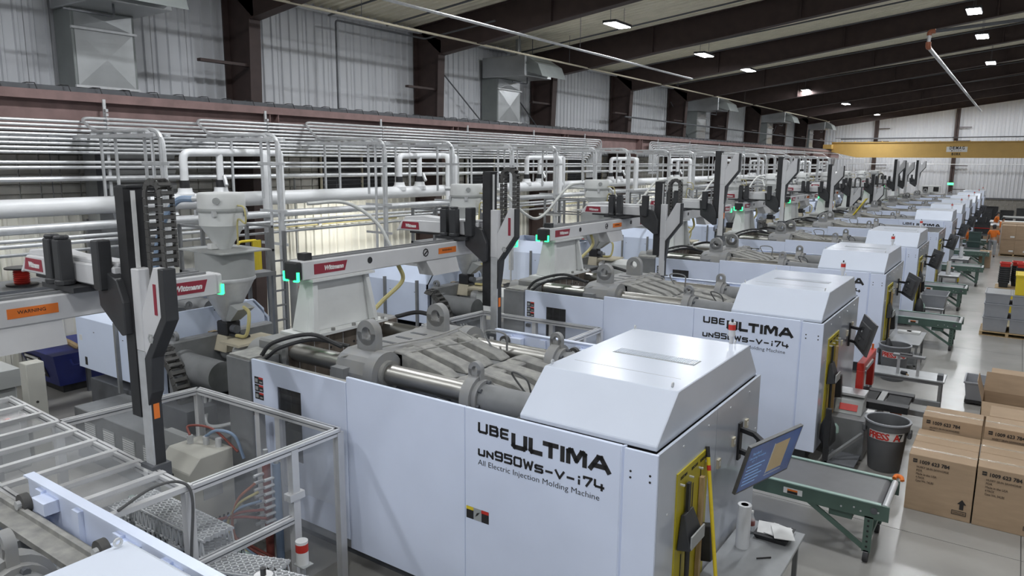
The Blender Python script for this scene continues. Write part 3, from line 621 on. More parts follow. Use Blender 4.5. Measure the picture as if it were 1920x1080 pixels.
    ft = B().prism([(V(.50), 1.92), (V(.50), 2.40), (V(.62), 2.50), (V(2.3), 2.50), (V(2.5), 2.30), (V(2.5), 1.92)], 'x', -11.24, -11.2).build('front_shield', 'housing', t, bevel=.004)
    for v in (.7, .78, 1.5, 1.58): B().box(-11.2, -11.196, V(v-.012), V(v+.012), 2.42, 2.44).build('fastener', 'ink', ft)
    B().box(-11.25, -11.17, V(.47), V(.55), .95, 1.95).build('corner_post', 'housing', t)
    B().box(-13.6, -11.4, V(1.0), V(2.1), 1.0, 2.25).build('injection_carriage', 'iron_dark', t, bevel=.03)
    for v, x in ((1.15, -12.2), (1.9, -12.4)): B().cyl((x-.5, V(v), 2.30), (x+.5, V(v), 2.30), .17, 16).build('servo_motor', 'iron', t, True)
    for x in (-12.9, -12.0): B().ring((x, V(1.5), 2.42), .07, .03, .05, 'x', 12).build('lifting_eye', 'iron', t)
    B().box(-11.15, -10.95, V(.55), V(2.5), 1.0, 2.08).build('front_plate', 'iron', t, bevel=.03)
    B().cyl((-11.0, V(.72), 1.66), (-10.85, V(.72), 1.66), .27, 22).build('motor_flange', 'iron', t, True)
    B().cyl((-10.85, V(.72), 1.66), (-9.9, V(.72), 1.66), .235, 24).build('drive_motor', 'iron', t, True)
    B().ring((-11.05, V(.66), 2.14), .085, .038, .06, 'y', 14).build('lifting_eye', 'iron', t, True)
    B().cyl((-11.0, V(1.55), 1.75), (-8.6, V(1.55), 1.75), .16, 18).build('barrel', 'galv', t, True)
    B().prism([(V(1.2), 1.5), (V(1.2), 1.92), (V(1.35), 2.02), (V(1.75), 2.02), (V(1.9), 1.92), (V(1.9), 1.5)], 'x', -10.3, -8.75).build('barrel_cover', 'white_paint', t, bevel=.01)
    B().box(-10.5, -10.0, V(1.1), V(1.9), 2.02, 2.06).build('cover_lid', 'beige', t)
    mb = B(); chain_links(mb, [(-11.1, V(.42), 2.0), (-10.9, V(.40), 1.98), (-10.6, V(.38), 1.75), (-10.4, V(.36), 1.4), (-10.2, V(.36), .95)], .22, .10, .12, (0, 1, 0)); mb.build('cable_chain', 'chain', t)
    B().box(-10.6, -9.9, V(.1), V(.6), .88, 1.25).build('valve_block', 'iron_dark', t)
    for q in range(3): B().tube(bez([(-10.2, V(.5+.1*q), 1.3), (-9.7, V(.3), 1.05), (-9.2, V(.3+.1*q), 1.15), (-8.7, V(.5), 1.4)]), .022, 6).build('hose', 'galv', t, True)
    bt = B(); bt.hexa([(-11.02, V(1.28), 1.80), (-10.62, V(1.28), 1.80), (-10.62, V(1.72), 1.80), (-11.02, V(1.72), 1.80), (-10.96, V(1.36), 2.06), (-10.68, V(1.36), 2.06), (-10.68, V(1.64), 2.06), (-10.96, V(1.64), 2.06)])
    bt.build('feed_throat', 'beige', t, bevel=.01)
    return t
M0 = make_machine()
N_MACH = 11
MLAB = {-1: 'white injection molding machine cut off at the bottom left corner of the picture', 0: 'white injection molding machine in the foreground with black lettering fully visible on its side panel'}
MACH = {}
for k in [0, -1]+list(range(1, N_MACH)):
    o = M0 if k == 0 else copy_tree(M0, None, (0, P*k, 0)); MACH[k] = o
    tag(o, MLAB.get(k, 'white injection molding machine with sloped cowl, %s in the row from the camera' % ORD[k]), 'machine', 'injection molding machines in a row')
# the fifth machine behind the foreground has its cowl taken off
o = MACH[4]
for ch in list(o.children_recursive):
    if ch.name.split('.')[0] in ('cowl', 'vent', 'vent_grille', 'seam', 'eye_bolt', 'stack_light', 'red_lens', 'lens_cap', 'tip'): bpy.data.objects.remove(ch)
o['label'] = 'white injection molding machine without its cowl, a black open cabinet top showing'
for k in (9, 10, 8, 7, 6):   # too small in the photo for these
    for ch in list(MACH[k].children_recursive):
        if ch.name.split('.')[0] in ('tap_hole', 'screw', 'bolt', 'pin_bolt', 'slot', 'pictogram', 'fastener', 'louvre', 'louvre_slats', 'eye_bolt', 'lettering', 'safety_label', 'warning_label', 'warning_stripe', 'hose'):
            try: bpy.data.objects.remove(ch)
            except ReferenceError: pass
# ================================================================== material hopper and vacuum loader
def make_hopper():
    cx, cy = -10.82, V(1.5); t = thing('material_hopper', (cx, cy, 2.06))
    MB().lathe((cx, cy, 0), [(.10, 2.30), (.47, 3.02)], 28).build('cone', 'galv', t, True); MB().lathe((cx, cy, 0), [(.47, 3.02), (.47, 3.50)], 28).build('drum', 'cab_grey', t, True)
    MB().lathe((cx, cy, 0), [(.475, 3.0), (.485, 3.03), (.475, 3.06)], 28).build('rim', 'galv', t, True)
    a = .62; pl = MB().prism([(cx-a, cy-a*.75), (cx+a, cy-a*.75), (cx+a, cy+a*.75), (cx-a, cy+a*.75)], 'z', 3.50, 3.52).build('lid_plate', 'cab_grey', t)
    MB().box(cx-.14, cx+.14, cy-.14, cy+.14, 2.06, 2.30).build('slide_gate', 'black', t, bevel=.02)
    MB().cyl((cx+.14, cy-.02, 2.18), (cx+.26, cy-.02, 2.18), .07, 12).build('gate_cylinder', 'iron_dark', t, True)
    MB().box(cx-.16, cx+.5, cy-.10, cy+.06, 2.07, 2.10).build('drawer_plate', 'char', t)
    MB().hexa([(cx+.08, cy-.1, 2.32), (cx+.2, cy-.1, 2.32), (cx+.2, cy+.1, 2.32), (cx+.08, cy+.1, 2.32), (cx+.30, cy-.16, 2.62), (cx+.52, cy-.16, 2.56), (cx+.52, cy+.16, 2.56), (cx+.30, cy+.16, 2.62)]).build('drain_chute', 'cab_grey', t)
    MB().box(cx-.5, cx-.2, cy-.15, cy-.02, 2.06, 2.08).build('tray', 'wood', t)
    MB().tube(bez([(cx+.45, cy, 2.58), (cx+.65, cy-.05, 2.50), (cx+.62, cy-.1, 2.15), (cx+.35, cy-.1, 2.10)]), .03, 7).build('air_hose', 'hose_yellow', t, True)
    return t
def make_loader():
    cx, cy = -10.82, V(1.5); t = thing('vacuum_loader', (cx, cy, 3.52))
    MB().lathe((cx, cy, 0), [(.11, 3.52), (.13, 3.56), (.345, 3.90), (.365, 3.92), (.365, 4.14)], 28).build('receiver', 'white_paint', t, True)
    MB().lathe((cx, cy, 0), [(.385, 4.14), (.395, 4.16), (.395, 4.18), (.385, 4.20)], 28).build('clamp_ring', 'cab_grey', t, True)
    MB().lathe((cx, cy, 0), [(.375, 4.20), (.375, 4.42), (.35, 4.45), (.0, 4.46)], 28).build('lid', 'white_paint', t, True)
    for an in (-2.2, -.9, .6, 2.2): MB().box(cx+.385*math.cos(an)-.03, cx+.385*math.cos(an)+.03, cy+.385*math.sin(an)-.03, cy+.385*math.sin(an)+.03, 4.08, 4.17).build('latch', 'galv', t)
    MB().cyl((cx+.26, cy-.26, 4.33), (cx+.30, cy-.30, 4.33), .055, 12).build('port', 'cab_grey', t, True)
    MB().cyl((cx-.34, cy-.16, 4.34), (cx-.46, cy-.22, 4.34), .05, 10).build('inlet', 'galv', t, True)
    MB().box(cx-.10, cx+.02, cy-.24, cy-.12, 3.53, 3.62).build('sensor', 'decal_white', t)
    MB().tube(bez([(cx+.36, cy+.05, 4.25), (cx+.60, cy, 4.22), (cx+.62, cy, 3.98), (cx+.42, cy, 4.02), (cx+.36, cy+.02, 3.6)]), .016, 6).build('air_line', 'hose_yellow', t, True)
    return t
H0, L0 = make_hopper(), make_loader()
for k in range(N_MACH):
    o = H0 if k == 0 else copy_tree(H0, None, (0, P*k, 0)); tag(o, 'grey cone material hopper on the %s machine from the camera' % ORD[k], 'hopper', 'material hoppers')
    o = L0 if k == 0 else copy_tree(L0, None, (0, P*k, 0)); tag(o, 'white vacuum loader atop the hopper of the %s machine from the camera' % ORD[k], 'loader', 'vacuum loaders')
for k in range(0, 7):
    cx, cy = -10.82, V(1.5)+P*k
    pts = [(cx-.45, cy-.2, 4.34), (cx-.75, cy-.35, 4.28), (cx-1.1, cy-.45, 3.8), (cx-1.3, cy-.5, 3.0)] if k == 0 else [(-13.4, cy-2.6, 4.0), (-13.2, cy-1.6, 3.98), (-12.7, cy-1.1, 3.5), (-12.3, cy-.9, 2.7)] if k == 1 else [(cx-.45, cy-.2, 4.34), (cx-.7, cy-.6, 4.2), (cx-1.0, cy-1.6, 3.35), (cx-1.1, cy-2.4, 3.5), (cx-1.5, cy-3.0, 4.15), (cx-2.3, cy-3.3, 4.2)]
    line('suction_hose', ('blue' if k == 0 else 'pale') + ' flexible suction hose at the %s vacuum loader from the camera' % ORD[k], bez(pts), .055 if k == 0 else .042, 'hose_blue' if k == 0 else 'hose_clear', 'hose', 'suction hoses')
    line('suction_hose', 'second clear suction hose drooping beside the %s vacuum loader from the camera' % ORD[k], bez([(cx-.2, cy+.38, 4.3), (cx-.4, cy+.9, 4.2), (cx-.8, cy+1.5, 3.7), (cx-1.2, cy+2.1, 4.05), (cx-2.4, cy+2.4, 4.1)] if k else [(cx-.3, cy+.3, 4.1), (cx-.6, cy+.4, 3.6), (cx-.9, cy+.4, 2.9)]), .038, 'hose_clear', 'hose', 'suction hoses')
# ================================================================== beam robots on the stationary platens
def wit_label(t, x, y0, z0, wdt, h, face):
    # dark red parallelogram plate with white name, face 'x' (+x side) or 'y' (-y side)
    s = h*.35
    if face == 'x':
        p = MB().prism([(y0, z0), (y0+wdt-s, z0), (y0+wdt, z0+h), (y0, z0+h)], 'x', x, x+.004).build('name_plate', 'red_label', t)
        text('Wittmann', h*.62, 'decal_white', p, (x+.005, y0+wdt*.30, z0+h*.30), RXX, shear=.25, width=wdt*.58, bold=.004)
    else:
        p = MB().prism([(x+s, z0), (x+wdt, z0), (x+wdt-s*.3, z0+h), (x+s*2, z0+h)], 'y', y0-.004, y0).build('name_plate', 'red_label', t)
        text('Wittmann', h*.6, 'decal_white', p, (x+wdt*.34, y0-.006, z0+h*.28), RX, shear=.25, width=wdt*.52, bold=.004)
def make_robot(k, cv, kx, zt, zb, wedge_up=0., full=True, chain_top=None, L=2.2):
    yo = Y0(k); y = lambda v: yo+v; bx = -8.2
    t = thing('beam_robot', (bx, y(1.6), 2.52))
    # pedestal
    pd = MB(); pd.hexa([(-8.46, y(.95), 2.56), (-8.12, y(.95), 2.56), (-8.12, y(2.22), 2.56), (-8.46, y(2.22), 2.56), (-8.36, y(1.05), 3.30), (-8.12, y(1.05), 3.30), (-8.12, y(2.1), 3.30), (-8.36, y(2.1), 3.30)])
    for a, b in (((.95, 1.05), (1.03, 1.12)), ((2.14, 2.22), (2.03, 2.11))):
        pd.hexa([(-8.12, y(a[0]), 2.56), (-7.98, y(a[0]), 2.56), (-7.98, y(a[1]), 2.56), (-8.12, y(a[1]), 2.56), (-8.12, y(b[0]), 3.30), (-8.06, y(b[0]), 3.30), (-8.06, y(b[1]), 3.30), (-8.12, y(b[1]), 3.30)])
    pd.build('pedestal', 'white_paint', t, bevel=.008)
    bp = MB().box(-8.56, -7.94, y(.82), y(2.38), 2.52, 2.56).build('base_plate', 'white_paint', t)
    for v in (.9, 1.3, 1.7, 2.1, 2.3): MB().cyl((-7.98, y(v), 2.56), (-7.98, y(v), 2.60), .03, 8).build('bolt', 'dusty', bp)
    MB().box(-8.40, -8.0, y(.98), y(2.18), 3.30, 3.335).build('top_plate', 'white_paint', t)
    # traverse beam
    b = MB().box(-8.34, -8.06, y(.86), y(6.05), 3.335, 3.60).build('traverse_beam', 'robot_white', t, bevel=.012)
    for x in (-8.29, -8.14): MB().box(x-.018, x+.018, y(1.0), y(5.95), 3.60, 3.628).build('guide_rail', 'iron', b)
    MB().box(-8.24, -8.19, y(1.0), y(5.95), 3.60, 3.61).build('belt', 'black', b)
    MB().box(-8.34, -8.06, y(.76), y(.86), 3.34, 3.595).build('end_cap', 'black', b, bevel=.02); MB().box(-8.34, -8.06, y(6.05), y(6.13), 3.34, 3.595).build('end_cap', 'robot_white', b, bevel=.02)
    MB().box(-8.27, -8.12, y(.95), y(1.08), 3.60, 3.70).build('end_stop', 'black', b)
    for v in (.755, 6.10):
        for x in (-8.345, -8.055):
            q = MB().box(x-.012, x+.012, y(v), y(v+.035), 3.335, 3.46); s = 1 if x < -8.2 else -1; q.box(min(x, x+s*.08), max(x, x+s*.08), y(v-.004), y(v+.03), 3.325, 3.345); q.build('status_light', 'led_green', b)
    wit_label(b, -8.06, y(1.06), 3.40, .62, .145, 'x'); wit_label(b, -8.06, y(5.30), 3.40, .62, .145, 'x')
    for v in (2.14, 4.75): MB().cyl((-8.06, y(v), 3.49), (-8.055, y(v), 3.49), .05, 14).build('port_hole', 'black', b)
    MB().ring((-8.057, y(3.42), 3.48), .07, .052, .006, 'x', 8).build('round_mark', 'ink', b); MB().bar((-8.056, y(3.385), 3.455), (-8.056, y(3.455), 3.505), .012, .03, (1, 0, 0)).build('round_mark', 'ink', b)
    st = MB().box(-8.06, -8.056, y(3.75), y(4.22), 3.42, 3.52).build('sticker', 'orange', b); text('WARNING', .05, 'ink', st, (-8.055, y(3.84), 3.46), RXX, width=.26)
    MB().hexa([(-8.32, y(3.55), 3.08), (-8.0, y(3.55), 3.08), (-8.0, y(4.25), 3.08), (-8.32, y(4.25), 3.08), (-8.32, y(3.45), 3.335), (-8.08, y(3.45), 3.335), (-8.08, y(4.25), 3.335), (-8.32, y(4.25), 3.335)]).build('valve_box', 'robot_white', t)
    MB().tube(bez([(-8.2, y(2.9), 3.33), (-8.2, y(3.0), 3.05), (-8.35, y(2.7), 2.75), (-8.4, y(2.45), 2.55)]), .035, 7).build('hose_bundle', 'hose_yellow', t, True)
    MB().cyl((-8.5, y(2.50), 2.52), (-8.5, y(2.50), 2.80), .055, 12).build('filter_canister', 'char', t, True)
    # carriage with motors and kick arm along x
    c = y(cv); x0 = kx-L
    ca = MB().box(-8.55, -7.85, c-.28, c+.30, 3.628, 3.68).build('carriage', 'char', t)
    for dx, dy in ((-.16, -.22), (.05, -.22)):
        m_ = MB().box(-8.2+dx-.07, -8.2+dx+.07, c+dy-.07, c+dy+.07, 3.72, 4.16); m_.cyl((-8.2+dx, c+dy, 3.68), (-8.2+dx, c+dy, 3.74), .10, 12); m_.cyl((-8.2+dx, c+dy, 4.16), (-8.2+dx, c+dy, 4.20), .075, 12); m_.build('servo_motor', 'char', ca, bevel=.012)
    MB().box(x0+.3, kx-.1, c-.1, c+.12, 3.66, 3.70).build('arm_rail', 'black', t)
    ka = MB(); ka.hexa([(x0+.06, c-.13, 3.70), (kx-.25, c-.13, 3.70), (kx-.25, c+.13, 3.70), (x0+.06, c+.13, 3.70), (x0+.16, c-.13, 3.90), (kx-.25, c-.13, 3.93), (kx-.25, c+.13, 3.93), (x0+.16, c+.13, 3.90)])
    ka.hexa([(x0-.04, c-.13, 3.68), (x0+.06, c-.13, 3.70), (x0+.06, c+.13, 3.70), (x0, c+.13, 3.70), (x0+.08, c-.11, 3.86), (x0+.16, c-.11, 3.90), (x0+.16, c+.11, 3.90), (x0+.08, c+.11, 3.86)])
    ka.prism([(x0+.12, 3.89), (x0+.16, 3.96), (x0+.62, 4.0), (x0+1.1, 3.97), (kx-.25, 3.97), (kx-.25, 3.92)], 'y', c-.09, c+.11); ka = ka.build('kick_arm', 'robot_white', t, bevel=.015)
    wit_label(ka, x0+.06, c-.131, 3.735, .50, .135, 'y')
    MB().box(kx-.43, kx-.29, c-.25, c-.11, 3.70, 4.20).build('servo_motor', 'char', t, bevel=.012)
    # vertical arm
    g = MB().prism([(kx-.52, 3.95), (kx-.12, 3.82), (kx-.02, 3.60), (kx-.02, 3.28), (kx-.10, 3.26), (kx-.48, 3.52)], 'y', c-.18, c-.06).build('arm_bracket', 'char', t, bevel=.01)
    r = MB().box(kx-.15, kx+.01, c-.11, c+.09, zb+.5, zt).build('vertical_rail', 'black', t)
    MB().box(kx+.01, kx+.025, c-.04, c+.0, 3.7, zt-.03).build('spindle', 'decal_white', r)
    mb = MB(); n_ = int((zt-zb-.6)/.06)
    for i in range(n_): mb.box(kx-.172, kx-.15, c-.05, c+.05, zb+.55+.06*i, zb+.585+.06*i)
    mb.build('toothed_belt', 'rubber', r)
    MB().box(kx-.16, kx+.03, c-.085, c+.085, zt, zt+.02).build('rail_cap', 'char', r)
    u = wedge_up; e = .095 if k < 0 else .035
    ar = MB().box(kx+.01, kx+.15, c-.10, c+.04, 2.9+u, 3.72+u).build('vertical_arm', 'robot_white', t, bevel=.008)
    w_ = MB().prism([(kx+.14, 3.30+u), (kx+.40, 3.76+u), (kx+.52, 3.76+u), (kx+.52, 3.30+u), (kx+.20, 2.86+u), (kx+.14, 2.86+u)], 'y', c-.09, c-.02).build('arm_gusset', 'robot_white', t, bevel=.006)
    MB().prism([(kx+.51, 3.76+u), (kx+.51+e, 3.76+u), (kx+.51+e, 3.27+u), (kx+.20+e, 2.86+u), (kx+.16+e*.9, 2.5+u), (kx+.16, 2.35+u), (kx+.16, 2.84+u), (kx+.51, 3.30+u)], 'y', c-.11, c+.02).build('gusset_edge', 'char', t, bevel=.006)
    if k < 1:
        pt = MB().box(kx+.38, kx+.43, c-.094, c-.09, 3.30+u, 3.60+u).build('name_plate', 'red_label', w_)
        MB().ring((kx+.31, c-.113, 3.06+u), .05, .03, .005, 'y', 6).build('round_mark', 'cab_grey', w_)
    lo = MB().box(kx+.02, kx+.16, c-.08, c+.03, zb+.02, 2.9+u).build('lower_arm', 'char', t); MB().box(kx+.02, kx+.16, c-.10, c-.08, zb+.02, 2.9+u).build('arm_face', 'galv' if k < 1 else 'robot_white', lo)
    MB().box(kx+.16, kx+.164, c-.06, c+.0, zb+.5, zb+.66).build('sticker', 'orange', lo)
    tp = MB().box(kx-.02, kx+.2, c-.14, c+.06, zb-.14, zb+.02).build('gripper_head', 'iron_dark', t); MB().box(kx+.04, kx+.12, c-.15, c-.14, zb-.10, zb-.03).build('tag_plate', 'decal_white', tp)
    # cable chain loop on top
    ct = chain_top if chain_top else zt+.06; xa, xb = kx+.16, kx+.42
    pts = [(xa, c+.08, 3.72)]+[((xa+xb)/2-(xb-xa)/2*math.cos(a_), c+.08, ct-.13+.13*math.sin(a_)) for a_ in [PI*i/8 for i in range(9)]]+[(xb, c+.08, 3.72+u)]
    if u > 1: return t
    mb = MB(); chain_links(mb, pts, .12, .06, .075, (0, 1, 0)); mb.build('cable_chain', 'chain', t)
    return t
RB = {-1: (4.57, -7.06, 4.72, 1.92, .22, None), 0: (4.51, -7.46, 4.80, 1.98, .45, None), 1: (4.48, -7.12, 4.52, 2.25, .28, None), 2: (1.6, -6.95, 5.30, 2.95, 1.5, None), 3: (1.7, -7.0, 5.2, 2.95, 1.4, None),
      4: (4.4, -7.2, 4.95, 2.5, 1.15, None), 5: (4.6, -7.5, 4.2, 2.2, 0, None), 6: (1.5, -6.9, 4.4, 2.3, 0, None), 7: (4.2, -7.0, 5.3, 2.7, 1.5, None), 8: (1.6, -6.9, 5.2, 2.9, 1.4, None), 9: (1.6, -6.8, 5.3, 2.9, 1.5, None)}
for k, (cv, kx, zt, zb, wu, ct) in RB.items():
    o = make_robot(k, cv, kx, zt, zb, wu, k < 5, ct, 2.36 if k == -1 else 2.16)
    tag(o, {-1: 'white beam robot at the left picture edge with tall black vertical arm', 0: 'white beam robot on the foreground machine with red name plate and orange sticker'}.get(k, 'white beam robot with green status lights on the %s machine from the camera' % ORD[k]), 'robot', 'beam robots on the machines')
# ================================================================== conduits, pipes and racks behind the machines
YS = 29.7
PEEL = {0: 13.15, 1: 10.0, 2: 7.45}
for j in range(11):
    z = 5.97-.087*j; ys = YS-.13*j+.35
    if j in PEEL:
        yp = PEEL[j]; pts = [(-15.9, ys, 4.5), (-15.9, ys, z), (-15.9, yp, z), (-15.35, yp, 5.52), (-13.25, yp, 5.50), (-13.25, yp, 2.6)]
        lab = 'steel conduit %s from the top, bending off the wall rack toward the machines' % ORD[j]
    else:
        pts = [(-15.9, ys, 4.3), (-15.9, ys, z), (-15.9, -13, z)]; lab = 'long straight steel conduit on the wall, %s from the top' % ORD[j]
    line('conduit', lab, elbow(pts, .22, 5), .032, 'galv', 'conduit', 'conduits along the left wall')
for j, (z, r) in enumerate(((4.90, .034), (4.80, .034), (4.57, .055))):
    line('conduit', 'long steel conduit low on the wall behind the white pipes, %s from the top' % ORD[j], [(-15.9, -13, z), (-15.9, 80, z)], r, 'galv', 'conduit', 'lower conduits')
for j in range(9):   # second bundle toward the far end
    z = 6.02-.087*j; ye = (82-7*j) if j < 5 else 60-4.3*(j-4)
    pts = [(-15.9, 35.3+.12*j, 4.4), (-15.9, 35.3+.12*j, z), (-15.9, ye, z), (-15.3, ye, 5.5), (-13.3, ye, 5.5), (-13.3, ye, 3)]
    line('conduit', 'steel conduit in the far bundle beyond the gap, %s from the top' % ORD[j], elbow(pts, .22, 5), .032, 'galv', 'conduit', 'far conduit bundle')
STR = [3.6, 8.0, 12.0, 16.1, 20.3, 24.5, 28.6, 36.5, 41, 46, 51, 56, 62, 68]
for i, yy in enumerate(STR):
    t = thing('strut_hanger', (-15.98, yy, 3.9), 'slotted strut holding the wall conduits, %s from the camera' % ORD[i], 'bracket', 'conduit strut hangers')
    MB().box(-15.985, -15.945, yy-.03, yy+.03, 4.2, 6.2).build('strut', 'galv', t)
    for j in range(9): MB().box(-15.95, -15.86, yy-.025, yy+.025, 5.94-.087*j, 6.0-.087*j).build('clamp', 'galv', t)
DROPS = [7.45, 10.0, 13.15, 15.8, 18.7, 21.3, 24.1, 26.9, 31, 34, 37.5, 41, 44.5, 48, 52, 56, 60, 64]
for i, yy in enumerate(DROPS):
    t = thing('conduit_rack', (-14.5, yy, 0), 'steel strut rack carrying a conduit down, %s from the camera' % ORD[i], 'rack', 'conduit racks')
    for dy in (-.14, .14): MB().box(-16.0, -12.9, yy+dy-.025, yy+dy+.025, 5.38, 5.44).build('channel', 'galv', t)
    for q in range(6): MB().box(-15.7+.5*q, -15.66+.5*q, yy-.16, yy+.16, 5.44, 5.47).build('rung', 'galv', t)
    for x in (-15.1, -14.55, -13.5, -12.98): MB().box(x-.022, x+.022, yy-.022, yy+.022, 0 if x == -12.98 else 4.15, 5.38).build('post', 'galv', t)
    for z in (4.9, 3.9, 3.2): MB().box(-13.6, -12.7, yy-.03, yy-.015, z-.03, z+.03).build('cross_strut', 'galv', t)
    for dx in (.0, .09): 
        if i > 2 or dx: MB().tube(elbow([(-15.5, yy+.05, 5.50), (-13.05+dx, yy+.05, 5.52), (-13.05+dx, yy+.05, 1.6)], .4, 6), .042, 8).build('conduit_run', 'galv', t, True)
# insulated white water header with risers
line('water_header', 'long thick white insulated water pipe along the wall', [(-14.5, -13, 4.10), (-14.5, 78, 4.10)], .165, 'pipe_white', 'pipe', None, 16)
for i, (x, z, r) in enumerate(((-14.05, 3.76, .085), (-14.0, 3.58, .035), (-13.9, 3.50, .035), (-14.35, 3.30, .03))):
    line('steel_pipe', 'bare steel pipe below the white header, %s from the top' % ORD[i], [(x, -13, z), (x, 76, z)], r, 'galv', 'pipe', 'steel pipes below the header', 10)
for k in range(0, 10):
    yy = 8.80+P*k; t = thing('water_riser', (-14.5, yy, 4.2), 'white insulated pipe loop rising from the header, %s from the camera' % ORD[k], 'pipe', 'white pipe loops')
    MB().tube(elbow([(-14.5, yy, 4.5), (-14.5, yy, 5.12), (-14.5, yy+1.75, 5.14), (-14.2, yy+1.8, 5.14), (-14.2, yy+1.8, .25)], .16, 5), .085, 14).build('loop', 'pipe_white', t, True)
    MB().tube([(-14.5, yy+.85, 4.5), (-14.5, yy+.85, 5.12)], .075, 12).build('riser', 'pipe_white', t, True)
    MB().tube(elbow([(-14.5, yy+1.7, 5.13), (-14.5, yy+2.35, 5.14), (-14.4, yy+2.38, 5.14), (-14.4, yy+2.38, 3.0)], .14, 5), .075, 12).build('return_leg', 'pipe_white', t, True)
    for dy in (0, .85):
        MB().cyl((-14.5, yy+dy, 4.38), (-14.5, yy+dy, 4.54), .10, 14).build('coupling', 'black', t, True)
        MB().lathe((-14.5, yy+dy, 0), [(.19, 4.16), (.19, 4.26), (.15, 4.30), (.14, 4.38)], 16).build('saddle', 'pipe_white', t, True)
    MB().cyl((-14.36, yy+.85, 4.62), (-14.22, yy+.80, 4.42), .045, 10).build('gauge', 'galv', t, True)
# access platforms with rails, ladder and yellow gate
for k in range(0, 8):
    ya = 7.72+P*k; t = thing('access_platform', (-12.4, ya+.5, 0), 'grey steel access platform with rails and ladder beside the %s machine from the camera' % ORD[k], 'platform', 'access platforms')
    MB().box(-13.1, -11.5, ya, ya+1.0, 2.82, 2.90).build('deck', 'iron', t)
    for x in (-13.05, -12.3, -11.55):
        for dy in (.03, .97): MB().box(x-.03, x+.03, ya+dy-.03, ya+dy+.03, 0 if dy > .5 else 2.82, 3.75).build('post', 'iron', t)
    for z in (3.75, 3.3):
        for dy in (.03, .97): MB().box(-13.08, -11.52, ya+dy-.022, ya+dy+.022, z-.022, z+.022).build('rail', 'iron', t)
        MB().box(-13.08, -13.03, ya+.03, ya+.97, z-.022, z+.022).build('rail', 'iron', t)
    g = MB().tube(elbow([(-11.5, ya+.2, 3.25), (-11.5, ya+.2, 3.52), (-11.5, ya+.62, 3.52), (-11.5, ya+.62, 2.97)], .08), .025, 8); g.box(-11.52, -11.48, ya+.5, ya+.68, 2.97, 3.52); g.build('safety_gate', 'yellow', t, True)
    l = MB()
    for dy in (1.15, 1.55): l.box(-11.96, -11.90, ya+dy-.03, ya+dy+.03, 0, 3.6)
    for q in range(10): l.box(-11.945, -11.915, ya+1.15, ya+1.55, .3+.3*q, .335+.3*q)
    l.build('ladder', 'iron', t)
# valves and small piping on the light wall section, electrical gear near the wall
for i, (y_, z_) in enumerate(((14.2, 3.0), (20.8, 3.0), (27.2, 3.0))):
    line('wall_conduit', 'thin grey conduit looped on the cream lower wall, %s from the camera' % ORD[i], elbow([(XW+.12, y_, 4.6), (XW+.12, y_, 1.9), (XW+.12, y_+1.1, 1.9)], .25), .03, 'cab_grey', 'conduit', 'wall conduits')
    t = thing('gas_line', (XW+.2, y_+1.5, 3.1), 'olive pipe with valves on the lower wall, %s from the camera' % ORD[i], 'pipe', 'olive wall pipes')
    MB().tube([(XW+.2, y_-1.6, 3.05), (XW+.2, y_+4.2, 3.05)], .035, 8).build('pipe_run', 'hose_yellow', t, True)
    for dy in (-1.2, .8): MB().box(XW+.14, XW+.26, y_+dy-.06, y_+dy+.06, 3.0, 3.25).build('valve', 'galv', t)
for i, (x, y_, h) in enumerate(((-13.3, 11.4, 2.4), (-13.3, 17.9, 2.4), (-13.3, 24.4, 2.4), (-13.3, 30.9, 2.4))):
    t = thing('electrical_cabinet', (x, y_, 0), 'grey electrical disconnect cabinets behind the %s machine from the camera' % ORD[i], 'cabinet', 'disconnect cabinets')
    MB().box(x-.2, x+.1, y_-1.0, y_+.5, h+.05, h+.35).build('wireway', 'cab_grey', t, bevel=.01)
    for q, dy in enumerate((-.9, -.35)):
        b_ = MB().box(x-.1, x+.15, y_+dy, y_+dy+.42, .9, h-.05).build('switch_box', 'cab_grey', t, bevel=.01); MB().cyl((x+.15, y_+dy+.1, h-.25), (x+.19, y_+dy+.1, h-.25), .045, 10).build('red_knob', 'red', b_, True)
        MB().box(x+.15, x+.153, y_+dy+.15, y_+dy+.33, h-.7, h-.45).build('notice', 'decal_white', b_)
    MB().box(x-.05, x+.05, y_-.8, y_-.7, 0, h+.05).build('leg', 'iron', t); MB().box(x-.05, x+.05, y_+.3, y_+.4, 0, h+.05).build('leg', 'iron', t)
# window-like louvre panels and dark doors behind the pipes
for i, (ya, yb_) in enumerate(((15.2, 18.6), (22.4, 26.0), (30.0, 33.6))):
    t = thing('wall_louvre', (XW+.1, ya, 3.2), 'dark framed wall louvre behind the conduits, %s from the camera' % ORD[i], 'louvre', 'wall louvres')
    MB().box(XW+.02, XW+.08, ya, yb_, 3.9, 5.25).build('backing', 'black', t)
    for z in (3.9, 5.2): MB().box(XW+.02, XW+.14, ya, yb_, z, z+.06).build('frame_bar', 'beige', t)
    for y_ in (ya, yb_-.06, (ya+yb_)/2): MB().box(XW+.02, XW+.14, y_, y_+.06, 3.9, 5.2).build('frame_bar', 'beige', t)
    for q in range(9): MB().prism([(XW+.06, 4.0+.13*q), (XW+.13, 3.96+.13*q), (XW+.13, 3.98+.13*q), (XW+.06, 4.02+.13*q)], 'y', ya+.06, yb_-.06).build('slat', 'iron_dark', t)
